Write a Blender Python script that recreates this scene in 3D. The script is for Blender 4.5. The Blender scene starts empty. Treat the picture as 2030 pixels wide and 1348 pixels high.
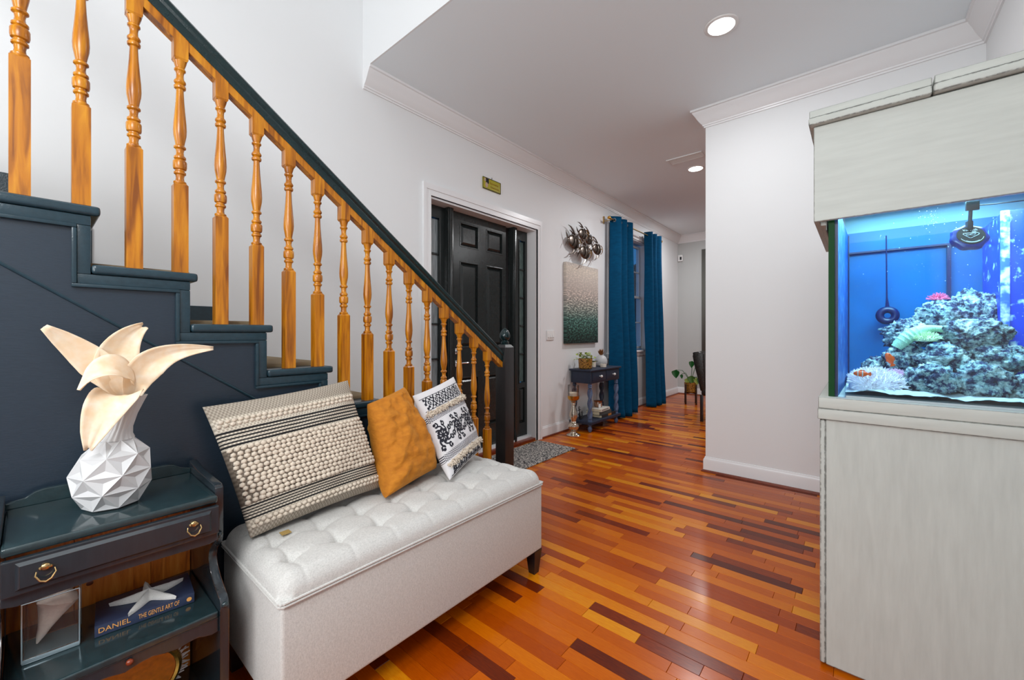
import bpy, bmesh, math, random
from mathutils import Vector, Matrix, noise
random.seed(7)
D = bpy.data
C = bpy.context.scene.collection
SC = bpy.context.scene
PI = math.pi

# ------------------------------------------------------------------ camera, world, exposure, large lights
cam = D.cameras.new('camera'); camo = D.objects.new('camera', cam); C.objects.link(camo)
cam.sensor_width = 36.0; cam.lens = 811.0/2030*36; cam.shift_x = 0.0; cam.shift_y = -13.5/2030
cam.clip_start = 0.02
camo.location = (0, 0, 1.22); camo.rotation_euler = (PI/2, 0, math.radians(40.3) - PI/2)
SC.camera = camo
SC.view_settings.view_transform = 'Standard'; SC.view_settings.look = 'None'
SC.view_settings.exposure = -0.55; SC.view_settings.gamma = 1.0
SC.view_settings.use_curve_mapping = False
w = D.worlds.new('dusk'); SC.world = w; w.use_nodes = True
wb = w.node_tree.nodes['Background']; wb.inputs[0].default_value = (0.02, 0.16, 0.42, 1); wb.inputs[1].default_value = 1.6

def light(kind, name, loc, power, size=0.2, col=(1, 1, 1), rot=(0, 0, 0), size_y=None, spot=None):
    l = D.lights.new(name, kind); l.energy = power; l.color = col
    if kind == 'AREA':
        l.size = size
        l.shape = 'DISK'
        if size_y: l.shape = 'RECTANGLE'; l.size_y = size_y
    elif kind in ('POINT', 'SPOT'):
        l.shadow_soft_size = size
        if spot: l.spot_size = spot; l.spot_blend = 1.0
    o = D.objects.new(name, l); C.objects.link(o); o.location = loc; o.rotation_euler = rot
    return o
# unseen fill lights added above and behind the camera to brighten the room
COOL = (0.95, 0.985, 1.0)
light('AREA', 'fill_light_high', (-0.2, 0.9, 5.4), 24, 2.2, COOL)
light('AREA', 'fill_light_rear', (-2.6, 1.5, 2.3), 92, 1.7, COOL, (math.radians(100), 0, math.radians(-98)))
light('AREA', 'fill_light_low', (-0.9, -0.1, 2.7), 62, 0.9, COOL, (math.radians(48), 0, math.radians(-30)))
light('AREA', 'fill_light_side', (-1.0, 0.80, 1.45), 17, 0.7, COOL, (math.radians(64), 0, math.radians(-62)))

# ------------------------------------------------------------------ materials
def S(r, g, b):
    f = lambda c: (c/255/12.92) if c/255 <= 0.04045 else ((c/255+0.055)/1.055)**2.4
    return (f(r), f(g), f(b), 1)
def nmat(name):
    m = D.materials.new(name); m.use_nodes = True
    nt = m.node_tree; return m, nt, nt.nodes['Principled BSDF']
def N(nt, t, **k):
    n = nt.nodes.new(t)
    for a, b in k.items():
        if a.startswith('i_'): n.inputs[a[2:].replace('_', ' ')].default_value = b
        else: setattr(n, a, b)
    return n
def coords(nt, scale, kind='Object'):
    tc = N(nt, 'ShaderNodeTexCoord'); mp = N(nt, 'ShaderNodeMapping'); mp.inputs['Scale'].default_value = scale
    nt.links.new(tc.outputs[kind], mp.inputs['Vector']); return mp
def ramp(nt, stops, interp='LINEAR'):
    r = N(nt, 'ShaderNodeValToRGB'); r.color_ramp.interpolation = interp
    el = r.color_ramp.elements
    while len(el) > 1: el.remove(el[-1])
    el[0].position = stops[0][0]; el[0].color = stops[0][1]
    for p, c in stops[1:]:
        e = el.new(p); e.color = c
    return r
def bump(nt, b, src, strength=0.2, dist=0.01):
    bp = N(nt, 'ShaderNodeBump'); bp.inputs['Strength'].default_value = strength; bp.inputs['Distance'].default_value = dist
    nt.links.new(src, bp.inputs['Height']); nt.links.new(bp.outputs[0], b.inputs['Normal'])
def plain(name, col, rough=0.5, metal=0.0, var=0.0, scale=8.0, bmp=0.0, bscale=60, coat=0.0, stretch=(1, 1, 1)):
    m, nt, b = nmat(name)
    b.inputs['Roughness'].default_value = rough; b.inputs['Metallic'].default_value = metal
    b.inputs['Coat Weight'].default_value = coat; b.inputs['Coat Roughness'].default_value = 0.12
    if var:
        mp = coords(nt, tuple(scale*s for s in stretch)); n = N(nt, 'ShaderNodeTexNoise'); n.inputs['Detail'].default_value = 4
        nt.links.new(mp.outputs[0], n.inputs['Vector'])
        d = tuple(max(0, c*(1-var)) for c in col[:3])+(1,); l = tuple(min(1, c*(1+var)) for c in col[:3])+(1,)
        r = ramp(nt, [(0.3, d), (0.7, l)]); nt.links.new(n.outputs['Fac'], r.inputs[0]); nt.links.new(r.outputs[0], b.inputs['Base Color'])
    else: b.inputs['Base Color'].default_value = col
    if bmp:
        mp = coords(nt, tuple(bscale*s for s in stretch)); n = N(nt, 'ShaderNodeTexNoise'); n.inputs['Detail'].default_value = 3
        nt.links.new(mp.outputs[0], n.inputs['Vector']); bump(nt, b, n.outputs['Fac'], bmp, 0.004)
    return m
def woodmat(name, dark, mid, lightc, stretch=(30, 30, 2.2), rough=0.3, coat=0.3):
    m, nt, b = nmat(name)
    mp = coords(nt, stretch); oi = N(nt, 'ShaderNodeObjectInfo'); ad = N(nt, 'ShaderNodeVectorMath', operation='ADD')
    ml = N(nt, 'ShaderNodeMath', operation='MULTIPLY'); ml.inputs[1].default_value = 37.0
    nt.links.new(oi.outputs['Random'], ml.inputs[0]); nt.links.new(mp.outputs[0], ad.inputs[0]); nt.links.new(ml.outputs[0], ad.inputs[1])
    n = N(nt, 'ShaderNodeTexNoise'); n.inputs['Detail'].default_value = 6; n.inputs['Scale'].default_value = 1.6; n.inputs['Distortion'].default_value = 0.7
    nt.links.new(ad.outputs[0], n.inputs['Vector'])
    r = ramp(nt, [(0.33, dark), (0.5, mid), (0.68, lightc)]); nt.links.new(n.outputs['Fac'], r.inputs[0]); nt.links.new(r.outputs[0], b.inputs['Base Color'])
    b.inputs['Roughness'].default_value = rough; b.inputs['Coat Weight'].default_value = coat; b.inputs['Coat Roughness'].default_value = 0.15
    bump(nt, b, n.outputs['Fac'], 0.12, 0.002)
    return m
def weave(name, col, scale=420, strength=0.35, var=0.06, rough=0.9, coord='Object'):
    m, nt, b = nmat(name); b.inputs['Roughness'].default_value = rough
    b.inputs['Sheen Weight'].default_value = 0.2
    mp = coords(nt, (scale*0.35, scale*0.35, scale), coord); n1 = N(nt, 'ShaderNodeTexNoise'); n1.inputs['Detail'].default_value = 2; n1.inputs['Scale'].default_value = 1
    mp2 = coords(nt, (scale, scale, scale*0.3), coord); n2 = N(nt, 'ShaderNodeTexNoise'); n2.inputs['Detail'].default_value = 2; n2.inputs['Scale'].default_value = 1
    nt.links.new(mp.outputs[0], n1.inputs['Vector']); nt.links.new(mp2.outputs[0], n2.inputs['Vector'])
    a = N(nt, 'ShaderNodeMath', operation='ADD'); nt.links.new(n1.outputs['Fac'], a.inputs[0]); nt.links.new(n2.outputs['Fac'], a.inputs[1])
    hv = N(nt, 'ShaderNodeMath', operation='MULTIPLY'); hv.inputs[1].default_value = 0.5; nt.links.new(a.outputs[0], hv.inputs[0])
    r = ramp(nt, [(0.35, tuple(c*(1-var*3) for c in col[:3])+(1,)), (0.6, tuple(min(1, c*(1+var)) for c in col[:3])+(1,))])
    nt.links.new(hv.outputs[0], r.inputs[0]); nt.links.new(r.outputs[0], b.inputs['Base Color'])
    bump(nt, b, hv.outputs[0], strength, 0.002)
    return m
def worn(name, paint, under, rough=0.45, edge=0.006, stretch=(3, 3, 0.4), var=0.12, thr=0.62, coat=0.0):
    """painted wood whose paint is rubbed away at the edges"""
    m, nt, b = nmat(name); b.inputs['Roughness'].default_value = rough; b.inputs['Coat Weight'].default_value = coat
    bv = N(nt, 'ShaderNodeBevel', samples=4); bv.inputs['Radius'].default_value = edge
    ge = N(nt, 'ShaderNodeNewGeometry'); dt = N(nt, 'ShaderNodeVectorMath', operation='DOT_PRODUCT')
    nt.links.new(bv.outputs[0], dt.inputs[0]); nt.links.new(ge.outputs['True Normal'], dt.inputs[1])
    iv = N(nt, 'ShaderNodeMath', operation='SUBTRACT'); iv.inputs[0].default_value = 1.0; nt.links.new(dt.outputs['Value'], iv.inputs[1])
    mp = coords(nt, (14, 14, 14)); n = N(nt, 'ShaderNodeTexNoise'); n.inputs['Detail'].default_value = 5; nt.links.new(mp.outputs[0], n.inputs['Vector'])
    ml = N(nt, 'ShaderNodeMath', operation='MULTIPLY_ADD'); ml.inputs[1].default_value = 1.5; nt.links.new(iv.outputs[0], ml.inputs[0])
    nt.links.new(n.outputs['Fac'], ml.inputs[2])
    cr = ramp(nt, [(thr, (0, 0, 0, 1)), (thr+0.06, (1, 1, 1, 1))]); nt.links.new(ml.outputs[0], cr.inputs[0])
    gt = N(nt, 'ShaderNodeMath', operation='GREATER_THAN'); gt.inputs[1].default_value = 0.02; nt.links.new(iv.outputs[0], gt.inputs[0])
    mm = N(nt, 'ShaderNodeMath', operation='MULTIPLY'); nt.links.new(cr.outputs[0], mm.inputs[0]); nt.links.new(gt.outputs[0], mm.inputs[1])
    mp2 = coords(nt, tuple(8*s for s in stretch)); n2 = N(nt, 'ShaderNodeTexNoise'); n2.inputs['Detail'].default_value = 5; nt.links.new(mp2.outputs[0], n2.inputs['Vector'])
    r = ramp(nt, [(0.3, tuple(c*(1-var) for c in paint[:3])+(1,)), (0.7, tuple(min(1, c*(1+var*0.6)) for c in paint[:3])+(1,))])
    nt.links.new(n2.outputs['Fac'], r.inputs[0])
    mx = N(nt, 'ShaderNodeMix', data_type='RGBA'); nt.links.new(mm.outputs[0], mx.inputs['Factor']); nt.links.new(r.outputs[0], mx.inputs['A']); mx.inputs['B'].default_value = under
    nt.links.new(mx.outputs['Result'], b.inputs['Base Color'])
    bump(nt, b, n2.outputs['Fac'], 0.08, 0.003)
    return m
def glassy(name, tint=(1, 1, 1, 1), refl=0.06, rough=0.02, amt=0.8):
    m = D.materials.new(name); m.use_nodes = True; nt = m.node_tree; nt.nodes.clear()
    o = N(nt, 'ShaderNodeOutputMaterial'); t = N(nt, 'ShaderNodeBsdfTransparent'); t.inputs[0].default_value = tint
    g = N(nt, 'ShaderNodeBsdfGlossy'); g.inputs['Roughness'].default_value = rough
    f = N(nt, 'ShaderNodeFresnel'); f.inputs[0].default_value = 1.45
    ad = N(nt, 'ShaderNodeMath', operation='MULTIPLY_ADD'); ad.inputs[1].default_value = amt; ad.inputs[2].default_value = refl*0.3
    nt.links.new(f.outputs[0], ad.inputs[0])
    mx = N(nt, 'ShaderNodeMixShader'); nt.links.new(ad.outputs[0], mx.inputs[0]); nt.links.new(t.outputs[0], mx.inputs[1]); nt.links.new(g.outputs[0], mx.inputs[2])
    nt.links.new(mx.outputs[0], o.inputs['Surface']); return m
def emit(name, col, st):
    m = D.materials.new(name); m.use_nodes = True; nt = m.node_tree; nt.nodes.clear()
    o = N(nt, 'ShaderNodeOutputMaterial'); e = N(nt, 'ShaderNodeEmission'); e.inputs[0].default_value = col; e.inputs[1].default_value = st
    nt.links.new(e.outputs[0], o.inputs['Surface']); return m

M = {}
M['wall'] = plain('wall_paint', (0.82, 0.83, 0.838, 1), 0.6, bmp=0.05, bscale=90)
M['ceil'] = plain('ceiling_paint', (0.87, 0.94, 0.98, 1), 0.8, bmp=0.04, bscale=60)
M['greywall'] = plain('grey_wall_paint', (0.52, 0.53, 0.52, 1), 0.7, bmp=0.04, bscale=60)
M['trim'] = plain('white_trim_gloss', (0.84, 0.84, 0.85, 1), 0.3)
M['shoe'] = plain('red_brown_wood', S(120, 48, 22), 0.3, var=0.2)
M['navy'] = plain('navy_paint', S(36, 48, 60), 0.26, var=0.08, scale=6, bmp=0.1, bscale=9, stretch=(1.5, 1.5, 14))
M['navyedge'] = plain('navy_gloss_trim', S(32, 54, 64), 0.22, var=0.12, scale=12, bmp=0.1, bscale=40)
M['green'] = plain('dark_green_black_paint', S(13, 36, 38), 0.2, var=0.15, scale=10, bmp=0.08, bscale=50)
M['oak'] = woodmat('honey_oak', S(126, 66, 2), S(182, 110, 6), S(206, 138, 22), coat=0.12)
M['carpet'] = plain('beige_carpet', S(170, 150, 120), 0.95, var=0.2, scale=200, bmp=0.8, bscale=400)
M['black'] = plain('black_door_paint', S(34, 39, 39), 0.22, var=0.1, scale=5, bmp=0.05, bscale=60)
M['blackpost'] = plain('black_stained_post', S(34, 32, 33), 0.3, var=0.25, scale=10, stretch=(4, 4, 0.4), bmp=0.1, bscale=50)
M['chrome'] = plain('chrome_metal', (0.75, 0.75, 0.76, 1), 0.18, 1.0)
M['brass'] = plain('aged_brass', S(190, 160, 110), 0.28, 1.0, var=0.2, scale=30)
M['gold'] = plain('gold_metal', S(200, 150, 70), 0.3, 1.0, var=0.2, scale=30)
M['linen'] = weave('grey_linen', S(202, 200, 196))
M['mustard'] = None
M['wool'] = weave('cream_wool', S(214, 200, 182), 300, 0.6)
M['darkleg'] = plain('dark_espresso_wood', S(32, 26, 28), 0.3, var=0.2, scale=10)
M['white'] = plain('white_plastic', (0.82, 0.82, 0.81, 1), 0.35)
M['ceramic'] = plain('white_matt_ceramic', (0.54, 0.54, 0.545, 1), 0.4)
M['steel'] = plain('dark_pewter', S(130, 120, 112), 0.3, 1.0, var=0.35, scale=14)
M['soil'] = plain('dark_soil', S(50, 36, 26), 0.9, var=0.3, scale=60)
M['leather'] = plain('black_leather', S(34, 30, 28), 0.25, var=0.2, scale=10, bmp=0.2, bscale=70)
M['rubber'] = plain('black_plastic', S(22, 24, 30), 0.3)
M['paper'] = plain('book_pages', S(225, 212, 180), 0.8, var=0.1, scale=120, stretch=(0.1, 0.1, 8))
M['glass'] = glassy('clear_glass'); M['winglass'] = glassy('window_glass', amt=0.35)
M['lamp'] = emit('lamp_diffuser', (1, 1, 1, 1), 14)

# oiled jatoba staves: tone comes from a per-stave colour attribute
m, nt, b = nmat('jatoba_stave'); M['stave'] = m
at = N(nt, 'ShaderNodeAttribute', attribute_name='tone'); geo = N(nt, 'ShaderNodeNewGeometry')
sep = N(nt, 'ShaderNodeSeparateColor'); nt.links.new(at.outputs['Color'], sep.inputs[0])
mp = N(nt, 'ShaderNodeMapping'); mp.inputs['Scale'].default_value = (70, 5, 20); nt.links.new(geo.outputs['Position'], mp.inputs['Vector'])
off = N(nt, 'ShaderNodeVectorMath', operation='SCALE'); off.inputs['Scale'].default_value = 40; nt.links.new(at.outputs['Color'], off.inputs[0])
ad = N(nt, 'ShaderNodeVectorMath', operation='ADD'); nt.links.new(mp.outputs[0], ad.inputs[0]); nt.links.new(off.outputs[0], ad.inputs[1])
n = N(nt, 'ShaderNodeTexNoise'); n.inputs['Detail'].default_value = 5; n.inputs['Distortion'].default_value = 0.5; nt.links.new(ad.outputs[0], n.inputs['Vector'])
r = ramp(nt, [(0.0, S(84, 26, 6)), (0.14, S(112, 38, 3)), (0.3, S(154, 60, 0)), (0.6, S(186, 86, 0)), (0.85, S(206, 112, 2)), (1.0, S(218, 142, 20))])
mt = N(nt, 'ShaderNodeMath', operation='MULTIPLY_ADD'); mt.inputs[1].default_value = 0.34; nt.links.new(n.outputs['Fac'], mt.inputs[0])
sb = N(nt, 'ShaderNodeMath', operation='SUBTRACT'); sb.inputs[1].default_value = 0.17; nt.links.new(sep.outputs['Red'], sb.inputs[0]); nt.links.new(sb.outputs[0], mt.inputs[2])
nt.links.new(mt.outputs[0], r.inputs[0]); nt.links.new(r.outputs[0], b.inputs['Base Color'])
b.inputs['Roughness'].default_value = 0.30; b.inputs['Coat Weight'].default_value = 0.22; b.inputs['Coat Roughness'].default_value = 0.16
b.inputs['Specular IOR Level'].default_value = 0.16
n2 = N(nt, 'ShaderNodeTexNoise'); n2.inputs['Scale'].default_value = 3.0; nt.links.new(geo.outputs['Position'], n2.inputs['Vector'])
bump(nt, b, n2.outputs['Fac'], 0.05, 0.02)

# velvet
m, nt, b = nmat('mustard_velvet'); M['mustard'] = m
mp = coords(nt, (7, 7, 12)); n = N(nt, 'ShaderNodeTexNoise'); n.inputs['Detail'].default_value = 3; nt.links.new(mp.outputs[0], n.inputs['Vector'])
r = ramp(nt, [(0.3, S(176, 104, 14)), (0.7, S(196, 122, 24))]); nt.links.new(n.outputs['Fac'], r.inputs[0]); nt.links.new(r.outputs[0], b.inputs['Base Color'])
b.inputs['Roughness'].default_value = 0.85; b.inputs['Sheen Weight'].default_value = 0.5; b.inputs['Sheen Tint'].default_value = S(230, 170, 80)
bump(nt, b, n.outputs['Fac'], 0.25, 0.02)

# ------------------------------------------------------------------ geometry helpers
W = {}
def bm_new(): return bmesh.new()
def box(bm, x0, x1, y0, y1, z0, z1, bev=0.0, seg=2):
    vs = [bm.verts.new(p) for p in ((x0,y0,z0),(x1,y0,z0),(x1,y1,z0),(x0,y1,z0),(x0,y0,z1),(x1,y0,z1),(x1,y1,z1),(x0,y1,z1))]
    fs = [bm.faces.new([vs[i] for i in q]) for q in ((0,3,2,1),(4,5,6,7),(0,1,5,4),(1,2,6,5),(2,3,7,6),(3,0,4,7))]
    if bev:
        es = list({e for f in fs for e in f.edges})
        bmesh.ops.bevel(bm, geom=es, offset=bev, segments=seg, affect='EDGES', profile=0.6)
    return vs
def prism(bm, poly, axis, a0, a1, bev=0.0):
    def P(u, v, a): return {'x': (a, u, v), 'y': (u, a, v), 'z': (u, v, a)}[axis]
    A = [bm.verts.new(P(u, v, a0)) for u, v in poly]; B = [bm.verts.new(P(u, v, a1)) for u, v in poly]
    n = len(poly); fs = []
    for i in range(n): fs.append(bm.faces.new((A[i], A[(i+1) % n], B[(i+1) % n], B[i])))
    fs.append(bm.faces.new(A[::-1])); fs.append(bm.faces.new(B))
    if bev:
        es = list({e for f in fs[-2:] for e in f.edges})
        bmesh.ops.bevel(bm, geom=es, offset=bev, segments=2, affect='EDGES', profile=0.6)
def lathe(bm, prof, cx=0, cy=0, z0=0, n=20, rf=None):
    rings = []
    for r, z in prof:
        ring = []
        for i in range(n):
            a = 2*PI*i/n; rr = r*(rf(a, z) if rf else 1)
            ring.append(bm.verts.new((cx+rr*math.cos(a), cy+rr*math.sin(a), z0+z)))
        rings.append(ring)
    for A, B in zip(rings, rings[1:]):
        for i in range(n): bm.faces.new((A[i], A[(i+1) % n], B[(i+1) % n], B[i]))
    if prof[0][0] > 1e-5: bm.faces.new(rings[0][::-1])
    if prof[-1][0] > 1e-5: bm.faces.new(rings[-1])
def tube(bm, pts, r, n=8, closed=False, flat=None):
    pts = [Vector(p) for p in pts]; k = len(pts); rings = []; up = None
    for i, p in enumerate(pts):
        if closed: t = pts[(i+1) % k]-pts[i-1]
        else: t = pts[min(i+1, k-1)]-pts[max(i-1, 0)]
        t.normalize()
        if up is None:
            up = Vector((0, 0, 1)) if abs(t.z) < 0.9 else Vector((1, 0, 0))
        s = t.cross(up)
        if s.length < 1e-6: s = t.cross(Vector((0, 1, 0)))
        s.normalize(); up = s.cross(t).normalized()
        rr = r[i] if isinstance(r, (list, tuple)) else r
        rings.append([bm.verts.new(p + s*math.cos(2*PI*j/n)*rr + up*math.sin(2*PI*j/n)*rr*(flat or 1)) for j in range(n)])
    for i in range(k if closed else k-1):
        A, B = rings[i], rings[(i+1) % k]
        for j in range(n): bm.faces.new((A[j], A[(j+1) % n], B[(j+1) % n], B[j]))
    if not closed: bm.faces.new(rings[0][::-1]); bm.faces.new(rings[-1])
def ball(bm, c, r, sub=2, sc=(1, 1, 1), mtx=None):
    T = Matrix.Translation(Vector(c)) @ (mtx or Matrix.Identity(4)) @ Matrix.Diagonal((r*sc[0], r*sc[1], r*sc[2], 1))
    return bmesh.ops.create_icosphere(bm, subdivisions=sub, radius=1, matrix=T)['verts']
def moulding(bm, path, prof):
    """sweep a closed profile (d out from the wall, z) along a plan path; the room is on the right of the path"""
    dirs = [Vector((b[0]-a[0], b[1]-a[1])).normalized() for a, b in zip(path, path[1:])]
    nr = [Vector((d.y, -d.x)) for d in dirs]; rings = []
    for i, p in enumerate(path):
        if i == 0: m_ = nr[0]
        elif i == len(path)-1: m_ = nr[-1]
        else:
            m_ = nr[i-1]+nr[i]; m_ = m_/(m_.dot(nr[i]))
        rings.append([bm.verts.new((p[0]+m_.x*d, p[1]+m_.y*d, z)) for d, z in prof])
    k = len(prof)
    for A, B in zip(rings, rings[1:]):
        for j in range(k): bm.faces.new((A[j], A[(j+1) % k], B[(j+1) % k], B[j]))
    bm.faces.new(rings[0][::-1]); bm.faces.new(rings[-1])
def frustum(bm, x0, x1, z0, z1, yb, yf, ins):
    a = [bm.verts.new(p) for p in ((x0,yb,z0),(x1,yb,z0),(x1,yb,z1),(x0,yb,z1))]
    c = [bm.verts.new(p) for p in ((x0+ins,yf,z0+ins),(x1-ins,yf,z0+ins),(x1-ins,yf,z1-ins),(x0+ins,yf,z1-ins))]
    for i in range(4): bm.faces.new((a[i], a[(i+1) % 4], c[(i+1) % 4], c[i]))
    bm.faces.new(c); bm.faces.new(a[::-1])
def smooth(me, ang=40):
    for p in me.polygons: p.use_smooth = True
    try: me.set_sharp_from_angle(angle=math.radians(ang))
    except Exception: pass
def obj(name, bm, mat, parent=None, sm=True, local=False, ang=40, normals=True):
    if normals: bmesh.ops.recalc_face_normals(bm, faces=bm.faces)
    me = D.meshes.new(name); 
    o = D.objects.new(name, me); C.objects.link(o)
    if parent is not None:
        off = W[parent.name]
        if not local: bmesh.ops.translate(bm, verts=bm.verts, vec=-off)
        W[o.name] = off.copy(); o.parent = parent
    else:
        xs = [v.co for v in bm.verts]
        lo = Vector((min(v.x for v in xs), min(v.y for v in xs), min(v.z for v in xs))); hi = Vector((max(v.x for v in xs), max(v.y for v in xs), 0))
        off = Vector(((lo.x+hi.x)/2, (lo.y+hi.y)/2, lo.z))
        bmesh.ops.translate(bm, verts=bm.verts, vec=-off); o.location = off; W[o.name] = off
    bm.to_mesh(me); bm.free()
    me.materials.append(M[mat] if isinstance(mat, str) else mat)
    if sm: smooth(me, ang)
    return o
def tag(o, label, cat, group=None):
    o['label'] = label; o['category'] = cat
    if group: o['group'] = group
    return o
def thing(name, label, cat, loc=(0, 0, 0), rz=0, group=None):
    o = D.objects.new(name, None); C.objects.link(o); o.location = loc; o.rotation_euler = (0, 0, rz)
    o.empty_display_size = 0.1; W[o.name] = Vector(loc); tag(o, label, cat, group); return o
def struct(name, bm, mat, **k):
    o = obj(name, bm, mat, **k); o['kind'] = 'structure'; return o
def sroot(name, loc):
    o = D.objects.new(name, None); C.objects.link(o); o.location = loc; W[o.name] = Vector(loc); o['kind'] = 'structure'; return o
def ubox(*a, **k):
    bm = bm_new(); box(bm, *a, **k); return bm
def cpy(o, parent=None, loc=None):
    c = o.copy(); C.objects.link(c)
    if parent: c.parent = parent
    if loc is not None: c.location = loc
    W[c.name] = W[o.name]; return c
def copy_thing(root, loc, label, rz=0, group=None):
    r_ = cpy(root); r_.location = loc; r_.rotation_euler = (0, 0, rz); r_['label'] = label
    if group: r_['group'] = group
    for ch in list(root.children):
        c = cpy(ch, r_)
        for g in list(ch.children): cpy(g, c)
    return r_
def text(name, s, size, mat, parent, mtx, extrude=0.0004):
    cu = D.curves.new(name, 'FONT'); cu.body = s; cu.size = size; cu.extrude = extrude; cu.resolution_u = 3
    cu.align_x = 'CENTER'; cu.align_y = 'CENTER'
    t = D.objects.new(name+'_tmp', cu); C.objects.link(t)
    bpy.context.view_layer.update()
    me = D.meshes.new_from_object(t.evaluated_get(bpy.context.evaluated_depsgraph_get()))
    D.objects.remove(t); me.name = name
    me.transform(mtx); o = D.objects.new(name, me); C.objects.link(o)
    if parent is not None: o.parent = parent; W[o.name] = W[parent.name]
    me.materials.clear(); me.materials.append(mat); return o

# ------------------------------------------------------------------ the room
WY, CZ, XF, XC, YR, YP, XD = 2.81, 3.18, 8.53, 3.87, -0.607, 1.035, 1.60
TOP = 5.7
# floor: slab and staves
fl = struct('floor', ubox(-3.1, 9.9, -3.2, 3.1, -0.08, -0.012), 'shoe', sm=False)
SW = 0.061; staves = []
nrow = int((8.53-0.2)/SW)
for i in range(nrow):
    x = 0.2+i*SW; y = -0.6 - random.random()*0.4; ymin = -0.6
    if x > 4.02: ymin = -1.6; y = -1.6-random.random()*0.4
    while y < 2.95:
        L = random.choice([0.24, 0.30, 0.36, 0.42, 0.5, 0.6, 0.7]); 
        y0, y1 = max(y, ymin), min(y+L, WY)
        if y1-y0 > 0.02 and x+SW < XF+0.06:
            t = random.choices([random.uniform(0.02, 0.22), random.uniform(0.3, 0.62), random.uniform(0.62, 0.98)], [0.13, 0.50, 0.37])[0]
            staves.append((x, y0, x+SW-0.0006, y1-0.0008, t, random.uniform(-0.0003, 0.0002)))
        y += L
def stave_bm(bm, s):
    x0, y0, x1, y1, t, dz = s; lay = bm.loops.layers.float_color.get('tone') or bm.loops.layers.float_color.new('tone')
    f0 = set(bm.faces); e = 0.0012
    a = [bm.verts.new(p) for p in ((x0,y0,-0.012),(x1,y0,-0.012),(x1,y1,-0.012),(x0,y1,-0.012))]
    c = [bm.verts.new(p) for p in ((x0,y0,dz-e),(x1,y0,dz-e),(x1,y1,dz-e),(x0,y1,dz-e))]
    d = [bm.verts.new(p) for p in ((x0+e,y0+e,dz),(x1-e,y0+e,dz),(x1-e,y1-e,dz),(x0+e,y1-e,dz))]
    fs = [bm.faces.new(d)]
    for i in range(4):
        fs.append(bm.faces.new((a[i], a[(i+1) % 4], c[(i+1) % 4], c[i]))); fs.append(bm.faces.new((c[i], c[(i+1) % 4], d[(i+1) % 4], d[i])))
    rnd = (t, random.random(), random.random(), 1)
    for f in fs:
        for l in f.loops: l[lay] = rnd
ct, st_ = math.cos(math.radians(40.3)), math.sin(math.radians(40.3))
def score(s):
    cx, cy = (s[0]+s[2])/2, (s[1]+s[3])/2
    dep = cx*ct+cy*st_; rt = cx*st_-cy*ct
    if dep < 0.6: return -1
    px, py = 1015+811*rt/dep, 660.5+811*1.22/dep
    if px < 640 or px > 1660 or py > 1400: return -1
    if cx > 3.87 and cy < 1.0: return -1
    if cx < 1.7 and cy > 1.2: return -1
    if cx > 1.85 and cy < 0.0: return -1
    return 1/dep**2*(s[3]-s[1])
staves.sort(key=score, reverse=True)
rest = bm_new()
for k, s in enumerate(staves):
    if k < 300:
        bm = bm_new(); stave_bm(bm, s); obj('floor_stave', bm, 'stave', fl, sm=False)
    else: stave_bm(rest, s)
o = obj('floor_staves', rest, 'stave', fl, sm=False); o['kind'] = 'stuff'

# left wall with the front door and the window
bm = bm_new()
DX0, DX1, DZ = 2.22, 3.745, 2.40
WX0, WX1, WZ0, WZ1 = 5.55, 6.95, 0.94, 2.76
box(bm, -3.1, DX0, WY, WY+0.2, 0, TOP); box(bm, DX0, DX1, WY, WY+0.2, DZ, TOP)
box(bm, DX1, WX0, WY, WY+0.2, 0, TOP); box(bm, WX0, WX1, WY, WY+0.2, 0, WZ0); box(bm, WX0, WX1, WY, WY+0.2, WZ1, TOP)
box(bm, WX1, XF+0.2, WY, WY+0.2, 0, TOP)
struct('wall_left', bm, 'wall', sm=False)
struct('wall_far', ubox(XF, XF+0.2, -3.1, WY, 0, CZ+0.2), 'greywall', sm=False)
struct('wall_partition', ubox(XC, XC+0.15, -3.1, YP, 0, CZ+0.1), 'wall', sm=False)
struct('wall_right', ubox(-3.1, XC, YR-0.15, YR, 0, TOP), 'wall', sm=False)
struct('wall_rear', ubox(-3.25, -3.1, YR-0.15, WY+0.2, 0, TOP), 'wall', sm=False)
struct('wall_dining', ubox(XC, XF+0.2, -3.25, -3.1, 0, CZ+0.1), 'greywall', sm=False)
struct('wall_upper', ubox(XD, XD+0.0115, YR, WY, CZ, TOP), 'wall', sm=False)
bm = bm_new(); box(bm, XD+0.012, XF+0.1, -3.2, WY+0.05, CZ, CZ+0.12)
struct('ceiling', bm, 'ceil', sm=False)
struct('ceiling_foyer', ubox(-3.2, XD+0.15, YR-0.15, WY+0.2, TOP, TOP+0.1), 'wall', sm=False)

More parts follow.
